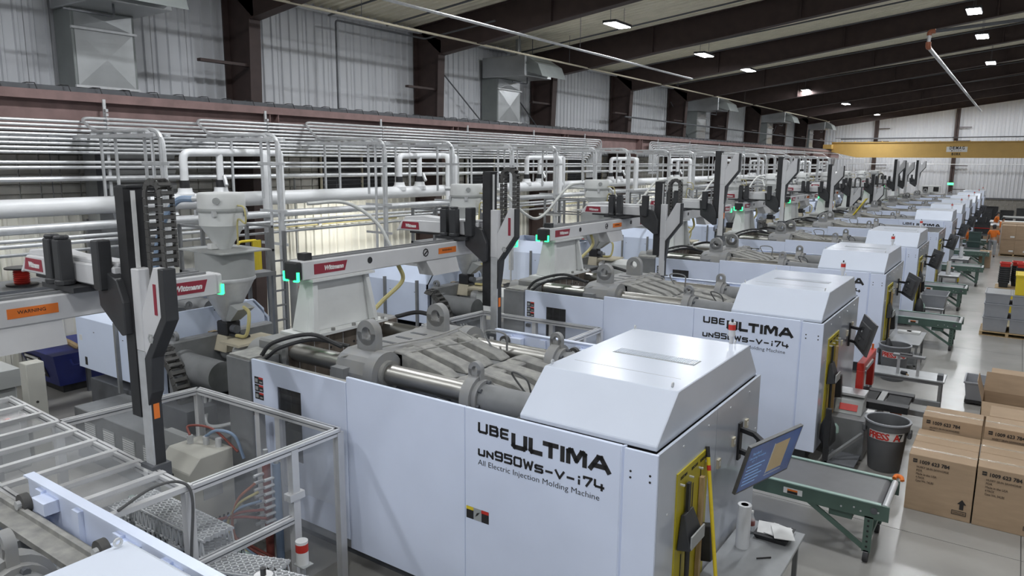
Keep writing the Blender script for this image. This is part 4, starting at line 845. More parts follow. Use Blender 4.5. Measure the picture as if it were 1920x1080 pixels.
# corrugated grey sheet leaning behind the left robot
t = thing('grey_duct', (-16.9, 8.9, 3.6), 'pale corrugated metal chute below the first air handler', 'duct')
mb = MB()
for q in range(11): mb.prism([(-17.6, 3.55+.18*q), (-16.85, 3.55+.18*q), (-16.80, 3.64+.18*q), (-16.85, 3.73+.18*q), (-17.6, 3.73+.18*q)], 'y', 8.25, 10.0)
mb.build('corrugated_skin', 'duct', t); MB().prism([(-16.85, 3.3), (-16.1, 3.3), (-16.85, 5.4)], 'y', 8.15, 8.25).build('side_gusset', 'iron_dark', t)
MB().box(-17.7, -17.6, 8.2, 10.0, 0, 3.6).build('stand', 'iron', t)
# left foreground: electrical posts, blue dumpster, cable reel
t = thing('disconnect_post', (-12.5, 4.25, 0), 'grey disconnect switch boxes with red knob at the left edge', 'switch box')
MB().box(-12.8, -12.0, 4.05, 4.45, 1.62, 1.9).build('wireway', 'cab_grey', t, bevel=.01)
b_ = MB().box(-12.4, -12.1, 4.1, 4.42, .85, 1.6).build('switch_box', 'cab_grey', t, bevel=.02); MB().cyl((-12.1, 4.25, 1.1), (-12.05, 4.25, 1.1), .05, 12).build('red_knob', 'red', b_, True)
MB().box(-12.75, -12.6, 4.15, 4.3, 0, 1.62).build('leg', 'iron', t)
t = thing('electrical_post', (-13.3, 5.1, 0), 'tall narrow beige electrical post beside the blue dumpster', 'post')
MB().box(-13.45, -13.2, 4.98, 5.26, 0, 1.62).build('enclosure', 'beige_unit', t, bevel=.01); MB().cyl((-13.2, 5.1, .95), (-13.18, 5.1, .95), .02, 8).build('lock', 'ink', t)
t = thing('transformer_cabinet', (-13.4, 4.35, 0), 'low grey transformer cabinet with diamond label at the left edge', 'cabinet')
MB().box(-13.9, -12.88, 3.9, 4.8, 0, .95).build('body', 'cab_grey', t, bevel=.015); MB().box(-12.88, -12.876, 4.4, 4.55, .62, .78).build('label_plate', 'decal_white', t)
t = thing('blue_dumpster', (-17.0, 7.4, 0), 'blue self-dumping steel hopper by the left wall', 'dumpster')
MB().hexa([(-17.5, 6.8, .18), (-16.4, 6.8, .18), (-16.4, 8.0, .18), (-17.5, 8.0, .18), (-17.7, 6.55, .95), (-16.0, 6.55, .95), (-16.0, 8.3, .95), (-17.7, 8.3, .95)]).build('tub', 'blue_bin', t)
MB().box(-17.6, -16.1, 6.65, 8.2, .88, .93).build('contents', 'black', t); MB().box(-17.3, -16.5, 6.9, 7.9, .0, .18).build('base', 'black', t)
lb = MB().hexa([(-17.5, 6.727, .35), (-16.7, 6.727, .35), (-16.7, 6.737, .35), (-17.5, 6.737, .35), (-17.5, 6.575, .82), (-16.7, 6.575, .82), (-16.7, 6.585, .82), (-17.5, 6.585, .82)]).build('placard', 'ink', t)
for q in range(4): MB().bar((-17.42, 6.69-.036*q, .44+.11*q), (-16.8, 6.69-.036*q, .44+.11*q), .012, .05).build('placard_text', 'decal_white', lb)
MB().tube(elbow([(-16.05, 6.9, .82), (-15.95, 6.9, .70), (-15.95, 7.6, .70), (-16.05, 7.6, .82)], .05), .02, 6).build('handle', 'blue_bin', t, True)
line('scrap_hose', 'tan corrugated hose lying in the blue dumpster', bez([(-17.2, 6.9, .98), (-17.0, 7.0, 1.12), (-16.6, 7.1, 1.08), (-16.3, 7.2, .96)]), .06, 'wood', 'hose')
t = thing('blue_dumpster', (-17.0, 9.5, 0), 'dark blue steel bin behind the first dumpster', 'dumpster'); MB().hexa([(-17.5, 8.6, .1), (-16.2, 8.6, .1), (-16.2, 10.2, .1), (-17.5, 10.2, .1), (-17.6, 8.5, 1.8), (-15.9, 8.5, 1.8), (-15.9, 10.3, 1.8), (-17.6, 10.3, 1.8)]).build('tub', 'blue_bin', t); MB().box(-17.4, -16.1, 8.6, 10.2, 1.76, 1.80).build('lid', 'black', t); MB().box(-17.3, -16.3, 8.7, 10.1, 0, .1).build('skid', 'black', t)
t = thing('storage_rack', (-15.6, 5.0, 0), 'dark shelf frame carrying cable reels behind the left robot', 'shelf')
MB().box(-16.3, -15.0, 4.2, 7.4, 2.50, 2.58).build('shelf_board', 'iron_dark', t); 
for x in (-16.2, -15.1):
    for y_ in (4.3, 7.3): MB().box(x-.04, x+.04, y_-.04, y_+.04, 0, 2.5).build('post', 'iron_dark', t)
def reel(x, y_, m_, lab):
    t = thing('cable_reel', (x, y_, 2.58), lab, 'reel', 'cable reels')
    for z in (2.60, 2.92): MB().cyl((x, y_, z-.015), (x, y_, z+.015), .27, 18).build('flange', 'black', t, True)
    MB().cyl((x, y_, 2.615), (x, y_, 2.90), .12, 16).build('core', m_, t, True)
    mb = MB()
    for q in range(7): mb.lathe((x, y_, 2.64+.04*q), [(.125, -.018), (.14, 0), (.125, .018)], 16)
    mb.build('cable', m_, t, True)
reel(-15.5, 5.95, 'red', 'cable reel wound with red wire behind the left robot'); reel(-15.6, 5.0, 'wire', 'black cable reel left of the red one')
# ================================================================== fenced conveyor cells between machines
def make_fence(k, roof=True):
    yo = P*k; y = lambda v: v+yo; t = thing('guard_fence', (-7.6, y(4.6), 0)); T = 1.86; xr, xl = -6.28, -9.15
    def post(x, v, z1=T): MB().box(x-.045, x+.045, y(v)-.045, y(v)+.045, 0, z1).build('post', 'alu', t)
    for x, v in ((xr, 5.52), (xr, 4.86), (xr, 3.62), (xl, 3.72), (-7.35, 5.52), (-7.75, 5.52), (-9.0, 5.45)): post(x, v)
    def rail(a, b, z, r=.045): MB().bar((a[0], y(a[1]), z), (b[0], y(b[1]), z), .08, .08).build('rail', 'alu', t); MB().bar((a[0], y(a[1]), z), (b[0], y(b[1]), z), .012, .084).build('groove', 'iron_dark', t); MB().bar((a[0], y(a[1]), z), (b[0], y(b[1]), z), .084, .012).build('groove', 'iron_dark', t)
    rail((xr, 5.52), (-9.0, 5.45), T); rail((xr, 5.52), (xr, 3.62), T); rail((xr, 4.86), (xr, 3.62), 1.05); rail((-9.0, 5.45), (xl, 3.72), T); rail((xr, 3.62), (xl, 3.72), T)
    def pane(a, b, z0, z1): MB().bar((a[0], y(a[1]), (z0+z1)/2), (b[0], y(b[1]), (z0+z1)/2), .008, z1-z0).build('pane', 'poly_clear', t)
    pane((xr, 5.47), (xr, 4.92), .25, T-.05); pane((xr, 4.80), (xr, 3.68), 1.1, T-.05); pane((-6.34, 5.52), (-7.3, 5.52), .9, T-.05); pane((-7.8, 5.52), (-8.95, 5.46), .9, T-.05); pane((-9.0, 5.4), (xl, 3.78), .6, T-.05)
    MB().box(xr-.05, xr+.06, y(4.76), y(4.96), 1.28, 1.36).build('hinge', 'alu', t)
    if roof:
        rail((xr, 2.55), (xl-1.6, 2.65), T); rail((xl, 3.72), (xl-1.5, 3.78), T)
        n = 9
        for i in range(n+1):
            x = xr+(xl-1.4-xr)*i/n; MB().bar((x, y(2.58), T+.03), (x, y(3.66+.1*i/n), T+.03), .07, .05).build('roof_bar', 'alu', t)
            if i < n:
                x2 = xr+(xl-1.4-xr)*(i+1)/n; MB().box(x2+.03, x-.03, y(2.60), y(3.66), T+.01, T+.02).build('roof_pane', 'poly_clear', t)
        for v in (2.58,): 
            for x in (xr, -7.7, xl, xl-1.5): MB().box(x-.04, x+.04, y(v)-.04, y(v)+.04, 0, T).build('post', 'alu', t)
    if k == 1: MB().box(-8.95, -8.65, y(5.38), y(5.56), T+.05, T+.2).build('junction_box', 'decal_white', t, bevel=.01)
    return t
for k in (0, 1, 2):
    tag(make_fence(k, k == 0), ['aluminium guard fence with clear panes left of the foreground machine', 'aluminium guard fence behind the foreground machine, before the second', 'aluminium guard fence between the second and third machine'][k], 'fence', 'guard fences')
# green belt conveyors running to the aisle
def make_conveyor(k, x1=-.92, x0=-5.6, label='', w0=9.60, w1=10.56):
    yo = P*k; a, b = w0+yo, w1+yo; t = thing('belt_conveyor', ((x0+x1)/2, (a+b)/2, 0), label, 'conveyor', 'green belt conveyors')
    for yy in (a, b-.03):
        MB().box(x0, x1, yy, yy+.03, .60, .80).build('side_rail', 'green', t)
        MB().box(x0, x1-.1, yy-.015, yy+.045, .80, .815).build('edge_strip', 'green_light', t)
    MB().box(x0, x1-.16, a+.04, b-.04, .775, .795).build('belt', 'belt', t)
    MB().cyl((x1-.17, a+.04, .715), (x1-.17, b-.04, .715), .08, 16).build('end_roller', 'belt', t, True)
    MB().cyl((x1-.055, a+.03, .765), (x1-.055, b-.03, .765), .042, 12).build('pop_roller', 'galv', t, True)
    for x in (x1-.22, x0+.6):
        for yy in (a, b-.05):
            l = MB().box(x-.05, x+.05, yy, yy+.05, .14, .62).build('leg', 'green', t)
            MB().cyl((x-.03, yy+.025, .07), (x+.03, yy+.025, .07), .07, 12).build('caster', 'rubber', l, True); MB().box(x-.03, x+.03, yy, yy+.05, .10, .16).build('fork', 'galv', l)
            mb = MB()
            for q in range(6): mb.box(x-.012, x+.012, yy-.003, yy, .2+.07*q, .225+.07*q)
            mb.build('slots', 'ink', l)
    for yy in (a+.01, b-.04): MB().bar((x1-.95, yy+.015, .62), (x1-.25, yy+.015, .18), .03, .06).build('brace', 'green', t)
    MB().box(x1-.26, x1-.18, a+.02, b-.02, .30, .36).build('cross_member', 'green', t)
    pl = MB().box(x1-1.27, x1-1.03, a-.004, a, .66, .74).build('rating_plate', 'decal_white', t); MB().box(x1-1.22, x1-1.09, a-.006, a-.004, .665, .725).build('rating_print', 'orange', pl); MB().box(x1-1.22, x1-1.09, a-.008, a-.006, .665, .70).build('rating_print', 'ink', pl)
    for q, x in enumerate((x1-.4, x1-.32, x1-.12, x1-.55)): MB().cyl((x, a-.008, .70-.03*(q % 2)), (x, a, .70-.03*(q % 2)), .012, 8).build('bolt', 'galv', t)
    MB().cyl((x1-.17, a-.02, .715), (x1-.17, a, .715), .04, 12).build('bearing', 'iron_dark', t, True)
    MB().box(x1-.7, x1-.42, a+.05, a+.25, .50, .58).build('motor_box', 'green', t)
    return t
CLAB = {0: 'green belt conveyor in the foreground beside the lit monitor', 2: 'green belt conveyor reaching the aisle behind the grey fixture table', 3: 'green belt conveyor next to the grey tote, fourth bay from the camera', 4: 'green belt conveyor beside the steel table of the fifth bay', 5: 'green belt conveyor of the sixth bay, beside the brown carton', 6: 'small distant green belt conveyor of the seventh bay'}
for k, l in CLAB.items(): make_conveyor(k, -.92 if k != 3 else -1.15, -5.6, l)
make_conveyor(-1, -2.6, -8.8, 'green conveyor carrying grey plastic parts at the bottom left', 10.19, 10.85)
tag(MB().tube(bez([(-1.0, 10.60, .80), (-.98, 10.66, .82), (-.92, 10.64, .82), (-.9, 10.60, .79)]), .028, 8).build('orange_cord', 'orange', None, True), 'orange cord coil on the end of the foreground conveyor', 'cord')
# lattice plastic parts on the left conveyor
def lattice(x, y_, z, rz, i):
    mb = MB(); L, W, hh = .75, .34, .20; nx, ny = 9, 4
    for a in range(nx):
        for b in range(ny):
            cx, cy = -L/2+L*(a+.5)/nx, -W/2+W*(b+.5)/ny
            mb.bar((cx-.035, cy-.035, hh), (cx+.035, cy+.035, hh), .014, .05); mb.bar((cx-.035, cy+.035, hh), (cx+.035, cy-.035, hh), .014, .05)
    for sy in (-W/2, W/2):
        for a in range(nx):
            cx = -L/2+L*(a+.5)/nx; mb.bar((cx-.04, sy, 0), (cx, sy, hh), .016, .014); mb.bar((cx+.04, sy, 0), (cx, sy, hh), .016, .014)
        mb.bar((-L/2, sy, .01), (L/2, sy, .01), .016, .02); mb.bar((-L/2, sy, hh), (L/2, sy, hh), .016, .02)
    o = mb.build('plastic_lattice_part', 'part_grey'); o.location = (x, y_, z); o.rotation_euler = (0, 0, rz)
    return tag(o, 'grey lattice plastic part on the bottom left green conveyor, %s from the camera' % ORD[i], 'plastic part', 'lattice parts on the conveyor')
for i, (x, y_, rz) in enumerate(((-4.75, 4.0, .35), (-5.35, 4.02, .25), (-5.95, 4.0, .4), (-6.65, 4.0, .2), (-7.3, 4.0, .1), (-7.95, 4.0, 0))): lattice(x, y_, .80, rz, i)
for i, (x, y_, z) in enumerate(((-6.75, 3.98, 1.205), (-7.5, 3.98, 1.205))): 
    o = lattice(x, y_, z-.2, .0, i); o['label'] = 'upper grey lattice plastic part behind the clear roof panes, %s from the right' % ORD[i]
# mould temperature controller
t = thing('mold_temperature_unit', (-8.35, 5.0, 0), 'beige mold temperature controller inside the left guard fence', 'controller')
MB().prism([(4.68, .25), (4.68, 1.15), (4.84, 1.32), (5.30, 1.32), (5.30, .25)], 'x', -8.75, -8.05).build('body', 'beige_unit', t, bevel=.01)
MB().box(-8.05, -8.044, 4.85, 5.12, .75, 1.05).build('control_panel', 'cab_grey', t); MB().box(-8.55, -8.4, 4.67, 4.68, .95, 1.08).build('display', 'ink', t)
for q in range(9): MB().box(-8.048, -8.042, 4.74+.06*q, 4.765+.06*q, .34, .46).build('vent_slot', 'ink', t)
for i, (x, y_) in enumerate(((-8.6, 5.05), (-8.4, 5.15), (-8.2, 5.2))): MB().cyl((x, y_, 1.32), (x, y_, 1.43), .04, 10).build('pipe_fitting', 'galv', t, True)
for x in (-8.65, -8.15):
    for y_ in (4.78, 5.2): MB().cyl((x, y_, 0), (x, y_, .25), .04, 8).build('caster', 'rubber', t)
line('water_hose', 'blue hose arching over the beige temperature unit', bez([(-8.4, 5.15, 1.43), (-8.25, 5.22, 1.52), (-8.0, 5.3, 1.48), (-7.85, 5.32, 1.2)]), .02, 'hose_blue', 'hose')
line('water_hose', 'dark red hose arching over the beige temperature unit', bez([(-8.6, 5.05, 1.43), (-8.7, 5.1, 1.52), (-8.4, 5.25, 1.5), (-8.0, 5.34, 1.25)]), .016, 'hose_red', 'hose')
t = thing('water_manifold', (-7.2, 5.25, 0), 'red and blue water manifold with many hoses inside the left fence', 'manifold')
for x, m_ in ((-7.3, 'hose_red'), (-7.1, 'hose_blue')):
    MB().cyl((x, 5.25, .05), (x, 5.25, 1.35), .05, 10).build('column', m_, t, True)
    for q in range(8): MB().cyl((x, 5.25, .55+.09*q), (x-.02, 5.08, .55+.09*q), .022, 8).build('nipple', 'galv', t, True)
    MB().cyl((x, 5.25, 1.35), (x, 5.25, 1.48), .03, 8).build('vent_valve', 'galv', t, True)
for i, m_ in enumerate(('copper', 'hose_yellow', 'hose_blue', 'hose_red', 'hose_red')):
    line('water_hose', ['brown', 'yellow', 'light blue', 'first red', 'second red'][i]+' hose hanging from the water manifold in the fence', bez([(-7.3+.05*i, 5.08, 1.1-.1*i), (-7.5, 4.95, .85-.05*i), (-7.6-.1*i, 4.95, .4), (-7.2, 5.0+.05*i, .06+.01*i), (-6.9, 5.2, .08)]), .018, m_, 'hose', 'manifold hoses')
line('black_cable', 'black cable arching over the guard fence corner', bez([(-6.25, 2.95, 1.93), (-6.3, 3.3, 2.0), (-6.27, 3.55, 1.97), (-6.2, 3.62, 1.8), (-6.17, 3.55, 1.2), (-6.15, 3.5, .3)]), .014, 'wire', 'cable')
t = thing('warning_beacon', (-5.9, 4.8, 0), 'white beacon with red band on a post in front of the fence', 'beacon')
MB().cyl((-6.05, 4.75, 0), (-6.05, 4.75, .62), .03, 10).build('stand', 'galv', t, True); MB().box(-6.12, -5.95, 4.68, 4.82, .62, .63).build('bracket', 'cab_grey', t)
MB().cyl((-6.05, 4.75, .63), (-6.05, 4.75, .78), .068, 18).build('base', 'decal_white', t, True); MB().cyl((-6.05, 4.75, .78), (-6.05, 4.75, .87), .069, 18).build('red_lens', 'red', t, True); MB().cyl((-6.05, 4.75, .87), (-6.05, 4.75, .90), .068, 18).build('cap', 'decal_white', t, True)
# ================================================================== aisle side: monitors, boards, tables
def make_monitor(k, c, yaw, tilt, lit, label):
    c = Vector(c); n = Vector((math.cos(yaw)*math.cos(tilt), math.sin(yaw)*math.cos(tilt), math.sin(tilt))); x = Vector((-math.sin(yaw), math.cos(yaw), 0)); u = n.cross(x)
    w_, h_ = 1.03, .585; t = thing('wall_monitor', tuple(c), label, 'monitor', 'monitors on the cabinets')
    def slab(nm, m, a0, a1, b0, b1, d0, d1, par):
        p = [c+x*a+u*b+n*d for d in (d0, d1) for a, b in ((a0, b0), (a1, b0), (a1, b1), (a0, b1))]
        return MB().hexa(p).build(nm, m, par)
    sh = slab('shell', 'monitor_grey', -w_/2, w_/2, -h_/2, h_/2, -.035, 0, t)
    slab('rear_housing', 'monitor_grey', -w_*.36, w_*.36, -h_*.36, h_*.30, -.075, -.035, sh)
    for q in range(3): slab('rear_slot', 'black', -.25+.18*q, -.12+.18*q, -.06, -.045, -.078, -.075, sh)
    slab('rear_label', 'decal_white', .05, .12, .02, .06, -.078, -.075, sh)
    if lit:
        s = slab('screen', 'screen', -w_/2+.018, w_/2-.018, -h_/2+.022, h_/2-.018, .0, .002, t)
        slab('screen_picture', 'screen_photo', .0, .30, -.17, .19, .002, .003, s); slab('picture_border', 'decal_white', -.015, .0, -.18, .2, .002, .003, s); slab('picture_border', 'decal_white', -.02, .31, -.21, -.2, .002, .003, s)
        mt = Matrix((x, u, n)).transposed().to_euler()
        for i, (tx, sz, a, b) in enumerate((('Standard', .045, -.43, .17), ('Operating Procedure', .035, -.46, .12), ('A7 - 1', .035, -.40, .075))):
            o = text(tx, sz, 'screen_text', s, c+x*a+u*b+n*.004, mt, 'screen_text', ext=.0004)
        for q in range(6): slab('text_line', 'screen_text', -.45, -.12-.04*(q % 3), .02-.045*q, .032-.045*q, .002, .003, s)
    else: slab('screen', 'black', -w_/2+.018, w_/2-.018, -h_/2+.022, h_/2-.018, .0, .002, t)
    my, mz = Y0(k)+2.32, 1.86
    MB().box(-2.36, -2.335, my-.05, my+.05, mz-.22, mz+.22).build('wall_plate', 'black', t)
    b = c-n*.08
    for dz in (.14, -.12):
        mid = Vector((-2.16, (my+b.y)/2+.12, mz+dz)); MB().bar((-2.33, my, mz+dz), mid, .05, .05).build('arm_link', 'black', t); MB().bar(mid, b+u*dz*.8, .05, .045).build('arm_link', 'black', t)
    return t
make_monitor(0, (-1.894, 7.60, 1.894), -.265, -.264, True, 'monitor with a lit blue screen on the foreground machine cabinet')
for k in range(1, 9): make_monitor(k, (-2.0, Y0(k)+1.89, 1.97), .347, -.243, False, 'dark monitor seen from behind on the %s machine from the camera' % ORD[k])
def make_board(k):
    y = Y0(k); t = thing('tool_board', (-2.35, y+.86, .5), 'yellow shadow board for tools on the cabinet of the %s machine from the camera' % ORD[k], 'tool board', 'yellow tool boards')
    MB().box(-2.36, -2.345, y+.45, y+1.27, .45, 2.13).build('panel', 'yellow_board', t)
    for v, z0, z1 in ((.62, .5, 1.25), (.86, .5, 1.9), (1.06, .5, 2.0)): MB().box(-2.345, -2.343, y+v-.012, y+v+.012, z0, z1).build('tool_shadow', 'ink', t)
    for v in (.52, .75, 1.0, 1.2): MB().box(-2.345, -2.30, y+v-.008, y+v+.008, 2.0, 2.016).build('hook', 'galv', t)
    for v, s in ((.52, 'DUST PAN'), (.80, 'BROOM'), (1.03, 'SQUEEGEE')): text(s, .045, 'ink', t, (-2.343, y+v, 2.05), RXX, width=.16)
    return t
for k in range(0, 5): make_board(k)
for k in range(0, 4):
    y = Y0(k); on = 'on the %s yellow tool board from the camera' % ORD[k]
    t = thing('dustpan', (-2.3, y+.6, 1.55), 'black dustpan hanging '+on, 'dustpan', 'dustpans')
    MB().hexa([(-2.34, y+.48, 1.35), (-2.20, y+.48, 1.38), (-2.20, y+.86, 1.38), (-2.34, y+.86, 1.35), (-2.34, y+.56, 1.68), (-2.30, y+.56, 1.70), (-2.30, y+.78, 1.70), (-2.34, y+.78, 1.68)]).build('pan', 'char', t, bevel=.008)
    MB().box(-2.33, -2.30, y+.64, y+.70, 1.68, 1.98).build('handle', 'black', t); MB().box(-2.21, -2.195, y+.50, y+.84, 1.39, 1.52).build('lip', 'cab_grey', t)
    t = thing('counter_brush', (-2.3, y+1.15, 1.1), 'black bristle brush hanging '+on, 'brush', 'brushes')
    MB().box(-2.34, -2.30, y+1.02, y+1.08, .55, 1.9).build('handle', 'wood', t); MB().hexa([(-2.34, y+1.1, .95), (-2.20, y+1.1, .98), (-2.20, y+1.22, .98), (-2.34, y+1.22, .95), (-2.34, y+1.07, 1.35), (-2.22, y+1.07, 1.38), (-2.22, y+1.18, 1.38), (-2.34, y+1.18, 1.35)]).build('bristles', 'black', t, bevel=.01)
    t = thing('squeegee_pole', (-2.3, y+.72, .5), 'thin black pole hanging '+on, 'pole', 'poles')
    MB().cyl((-2.30, y+.70, .45), (-2.30, y+.66, 1.32), .022, 8).build('pole', 'black', t, True); MB().cyl((-2.30, y+.66, 1.32), (-2.30, y+.66, 1.36), .03, 8).build('cap', 'char', t, True)
t = thing('yellow_broom', (-2.1, 7.0, .0), 'yellow-handled broom leaning on the foreground cabinet beside the tool board', 'broom')
MB().cyl((-2.06, 6.62, .70), (-2.32, 6.88, 2.06), .019, 10).build('handle', 'yellow', t, True); MB().cyl((-2.32, 6.88, 2.06), (-2.34, 6.90, 2.16), .021, 10).build('grip', 'black', t, True); MB().cyl((-2.295, 6.855, 1.93), (-2.305, 6.865, 1.98), .0205, 10).build('label_band', 'red', t, True)
MB().hexa([(-2.14, 6.48, .30), (-1.90, 6.48, .30), (-1.90, 6.64, .30), (-2.14, 6.64, .30), (-2.07, 6.57, .72), (-1.98, 6.57, .72), (-1.98, 6.65, .72), (-2.07, 6.65, .72)]).build('head', 'yellow', t, bevel=.01); MB().box(-2.14, -1.9, 6.48, 6.62, 0.0, .30).build('bristles', 'yellow_board', t)
def make_table(x0, x1, y0_, y1, z, label, shelf=False, m_='table_grey'):
    t = thing('work_table', ((x0+x1)/2, (y0_+y1)/2, 0), label, 'table', 'steel work tables')
    MB().box(x0, x1, y0_, y1, z-.035, z).build('top', m_, t, bevel=.006); MB().box(x0+.04, x1-.04, y0_+.04, y1-.04, z-.10, z-.035).build('apron', 'iron', t)
    for x in (x0+.05, x1-.1):
        for y in (y0_+.05, y1-.1): MB().box(x, x+.05, y, y+.05, 0, z-.10).build('leg', 'iron', t)
    if shelf: MB().box(x0+.05, x1-.05, y0_+.05, y1-.05, .22, .25).build('shelf', 'iron', t)
    return t
make_table(-2.32, -1.62, 6.75, 8.32, .80, 'grey steel table beside the foreground machine carrying the plastic wrap roll')
make_table(-2.32, -1.58, 19.3, 20.9, .78, 'grey steel table below the third monitor, with papers on it', True)
make_table(-2.25, -1.55, 25.6, 27.0, .62, 'low steel table carrying the grey tote', True)
make_table(-2.3, -1.6, 32.4, 33.6, .78, 'small steel table in the fifth bay with a white roll', True); make_table(-2.3, -1.6, 38.6, 39.9, .78, 'small steel table in the sixth bay beside the white roll', True)
def roll(x, y, z, label, h=.5, r=.075):
    t = thing('wrap_roll', (x, y, z), label, 'plastic roll', 'rolls of plastic wrap')
    MB().lathe((x, y, z), [(r*.55, h), (r, h), (r, 0), (r*.55, 0), (r*.55, h)], 20).build('film', 'plastic_white', t, True); MB().lathe((x, y, z), [(r*.5, h), (r*.55, h), (r*.55, .01), (r*.5, .01), (r*.5, h)], 16).build('core', 'board', t, True)
roll(-2.13, 7.62, .80, 'tall roll of clear plastic wrap on the foreground table'); roll(-1.75, 24.85, 0, 'white roll standing on the floor by the grey tote', .55); roll(-2.0, 33.0, .78, 'white roll on the table of the fifth bay'); roll(-1.95, 39.3, .78, 'white roll on the table of the sixth bay')
t = thing('water_bottle', (-2.14, 7.98, .80), 'clear plastic bottle behind the wrap roll', 'bottle'); MB().lathe((-2.14, 7.98, .80), [(.035, 0), (.037, .17), (.015, .22), (.015, .25)], 14).build('body', 'bottle', t, True); MB().cyl((-2.14, 7.98, .90), (-2.14, 7.98, .96), .0375, 14).build('label_band', 'hose_red', t, True); MB().cyl((-2.14, 7.98, 1.05), (-2.14, 7.98, 1.075), .016, 10).build('cap', 'decal_white', t)
t = thing('parts_tray', (-1.95, 8.08, .80), 'black tray of papers at the end of the foreground table', 'tray'); MB().hexa([(-2.06, 7.9, .80), (-1.74, 7.9, .80), (-1.74, 8.22, .80), (-2.06, 8.22, .80), (-2.09, 7.87, .86), (-1.71, 7.87, .86), (-1.71, 8.25, .86), (-2.09, 8.25, .86)]).build('tray_body', 'black', t)
for i, (x, y, rz) in enumerate(((-1.98, 8.08, .2), (-1.86, 8.06, -.15), (-1.80, 8.02, .4))):
    o = MB().box(-.11, .11, -.14, .14, 0, .008).build('paper_sheet', 'decal_white'); o.location = (x, y, .862+.010*i); o.rotation_euler = (.03, .02*i, rz); tag(o, 'white paper in the black tray, %s from the machine' % ORD[i], 'paper', 'papers in the tray')
o = MB().cyl((-1.92, 7.45, .808), (-1.80, 7.56, .808), .008, 8).build('pen', 'ink'); tag(o, 'black pen lying on the foreground table', 'pen')
for i, (x, y) in enumerate(((-2.05, 20.55), (-1.85, 20.6))):
    o = MB().box(-.15, .15, -.12, .12, 0, .05).build('paper_stack', 'decal_white'); o.location = (x, y, .78); tag(o, 'white paper bundle on the table below the third monitor, %s' % ('left one' if i == 0 else 'right one'), 'paper', 'paper bundles')
# ------------------------------------------------------------------ bins
def trash(x, y, label, words=None):
    t = thing('trash_can', (x, y, 0), label, 'trash can', 'grey trash cans'); H = .84
    MB().lathe((x, y, 0), [(.235, .0), (.245, .02), (.305, H-.12), (.33, H-.12), (.335, H-.03), (.345, H), (.315, H), (.30, H-.1), (.235, .03), (0, .03)], 30).build('barrel', 'grey_bin', t, True)
    MB().ring((x, y, H), .352, .32, .025, 'z', 30).build('rim', 'grey_plastic', t)
    for s in (-1, 1):
        MB().box(x+s*.335-.03, x+s*.335+.03, y-.08, y+.08, H-.24, H-.12).build('handle', 'grey_bin', t, bevel=.015)
    if words:
        n = 14; R = .311; a0, a1 = -PI/2+.1-.95, -PI/2+.1+.95; mb = MB(); vs = []
        for j in range(n+1):
            a = a0+(a1-a0)*j/n
            for z, rr in ((H-.272, R-.011), (H-.128, R-.001)): vs.append((x+(rr+.004)*math.cos(a), y+(rr+.004)*math.sin(a), z))
        mb._add(vs, [(2*j, 2*j+2, 2*j+3, 2*j+1) for j in range(n)]); st = mb.build('sticker_band', 'decal_white', t)
        for i, ch in enumerate(words):
            if ch == ' ': continue
            a = -PI/2+.1-.93+1.70*i/len(words); me = text(ch, .155, 'ink' if ch == '7' else 'red', st, (x+(R+.004)*math.cos(a), y+(R+.004)*math.sin(a), H-.255), (PI/2, 0, a+PI/2+.13), ext=.001, bold=.005)
trash(-1.40, 12.98, 'grey trash can lettered PRESS A7 beside the foreground conveyor', 'PRESS A7'); trash(-2.03, 18.75, 'grey trash can under the table in the third bay', 'PRESS A8')
def tote(nm, x0, x1, y0_, y1, z0, z1, m_, label, grp, cat='tote', taper=.05, solid=False):
    t = thing(nm, ((x0+x1)/2, (y0_+y1)/2, z0), label, cat, grp); a = taper; w_ = .015
    o = MB(); B_ = [(x0+a, y0_+a), (x1-a, y0_+a), (x1-a, y1-a), (x0+a, y1-a)]; T_ = [(x0, y0_), (x1, y0_), (x1, y1), (x0, y1)]
    o._add([(p[0], p[1], z0) for p in B_]+[(p[0], p[1], z1) for p in T_]+[(p[0]+(w_ if i in (0, 3) else -w_), p[1]+(w_ if i in (0, 1) else -w_), z1) for i, p in enumerate(T_)]+[(p[0]+(w_ if i in (0, 3) else -w_), p[1]+(w_ if i in (0, 1) else -w_), z0+.02) for i, p in enumerate(B_)],
           [(0, 3, 2, 1), (0, 1, 5, 4), (1, 2, 6, 5), (2, 3, 7, 6), (3, 0, 4, 7), (4, 5, 9, 8), (5, 6, 10, 9), (6, 7, 11, 10), (7, 4, 8, 11), (8, 9, 13, 12), (9, 10, 14, 13), (10, 11, 15, 14), (11, 8, 12, 15), (12, 13, 14, 15)])
    o.build('shell', m_, t, bevel=.008)
    r = MB(); r.box(x0-.015, x1+.015, y0_-.015, y0_+.012, z1-.03, z1); r.box(x0-.015, x1+.015, y1-.012, y1+.015, z1-.03, z1); r.box(x0-.015, x0+.012, y0_, y1, z1-.03, z1); r.box(x1-.012, x1+.015, y0_, y1, z1-.03, z1); r.build('rim', m_, t)
    if solid: MB().box(x0+.02, x1-.02, y0_+.02, y1-.02, z1-.04, z1-.005).build('lid', m_, t)
    return t
tote('storage_tote', -2.22, -1.52, 25.75, 26.85, .62, 1.0, 'grey_plastic', 'open grey tote on the low steel table, fourth bay', None, 'tote', .06)
for c_, (xa, xb) in enumerate(((-.53, .10), (.13, .76))):
    zz = .13
    for i, h in enumerate((.42, .42, .30)):
        tote('grey_tote', xa, xb, 25.45, 26.6, zz, zz+h, 'grey_plastic', 'grey tote in the %s stack on the aisle pallet, %s from the floor' % (('left', 'right')[c_], ORD[i]), 'grey totes on the aisle pallet', 'tote', .03, True); zz += h
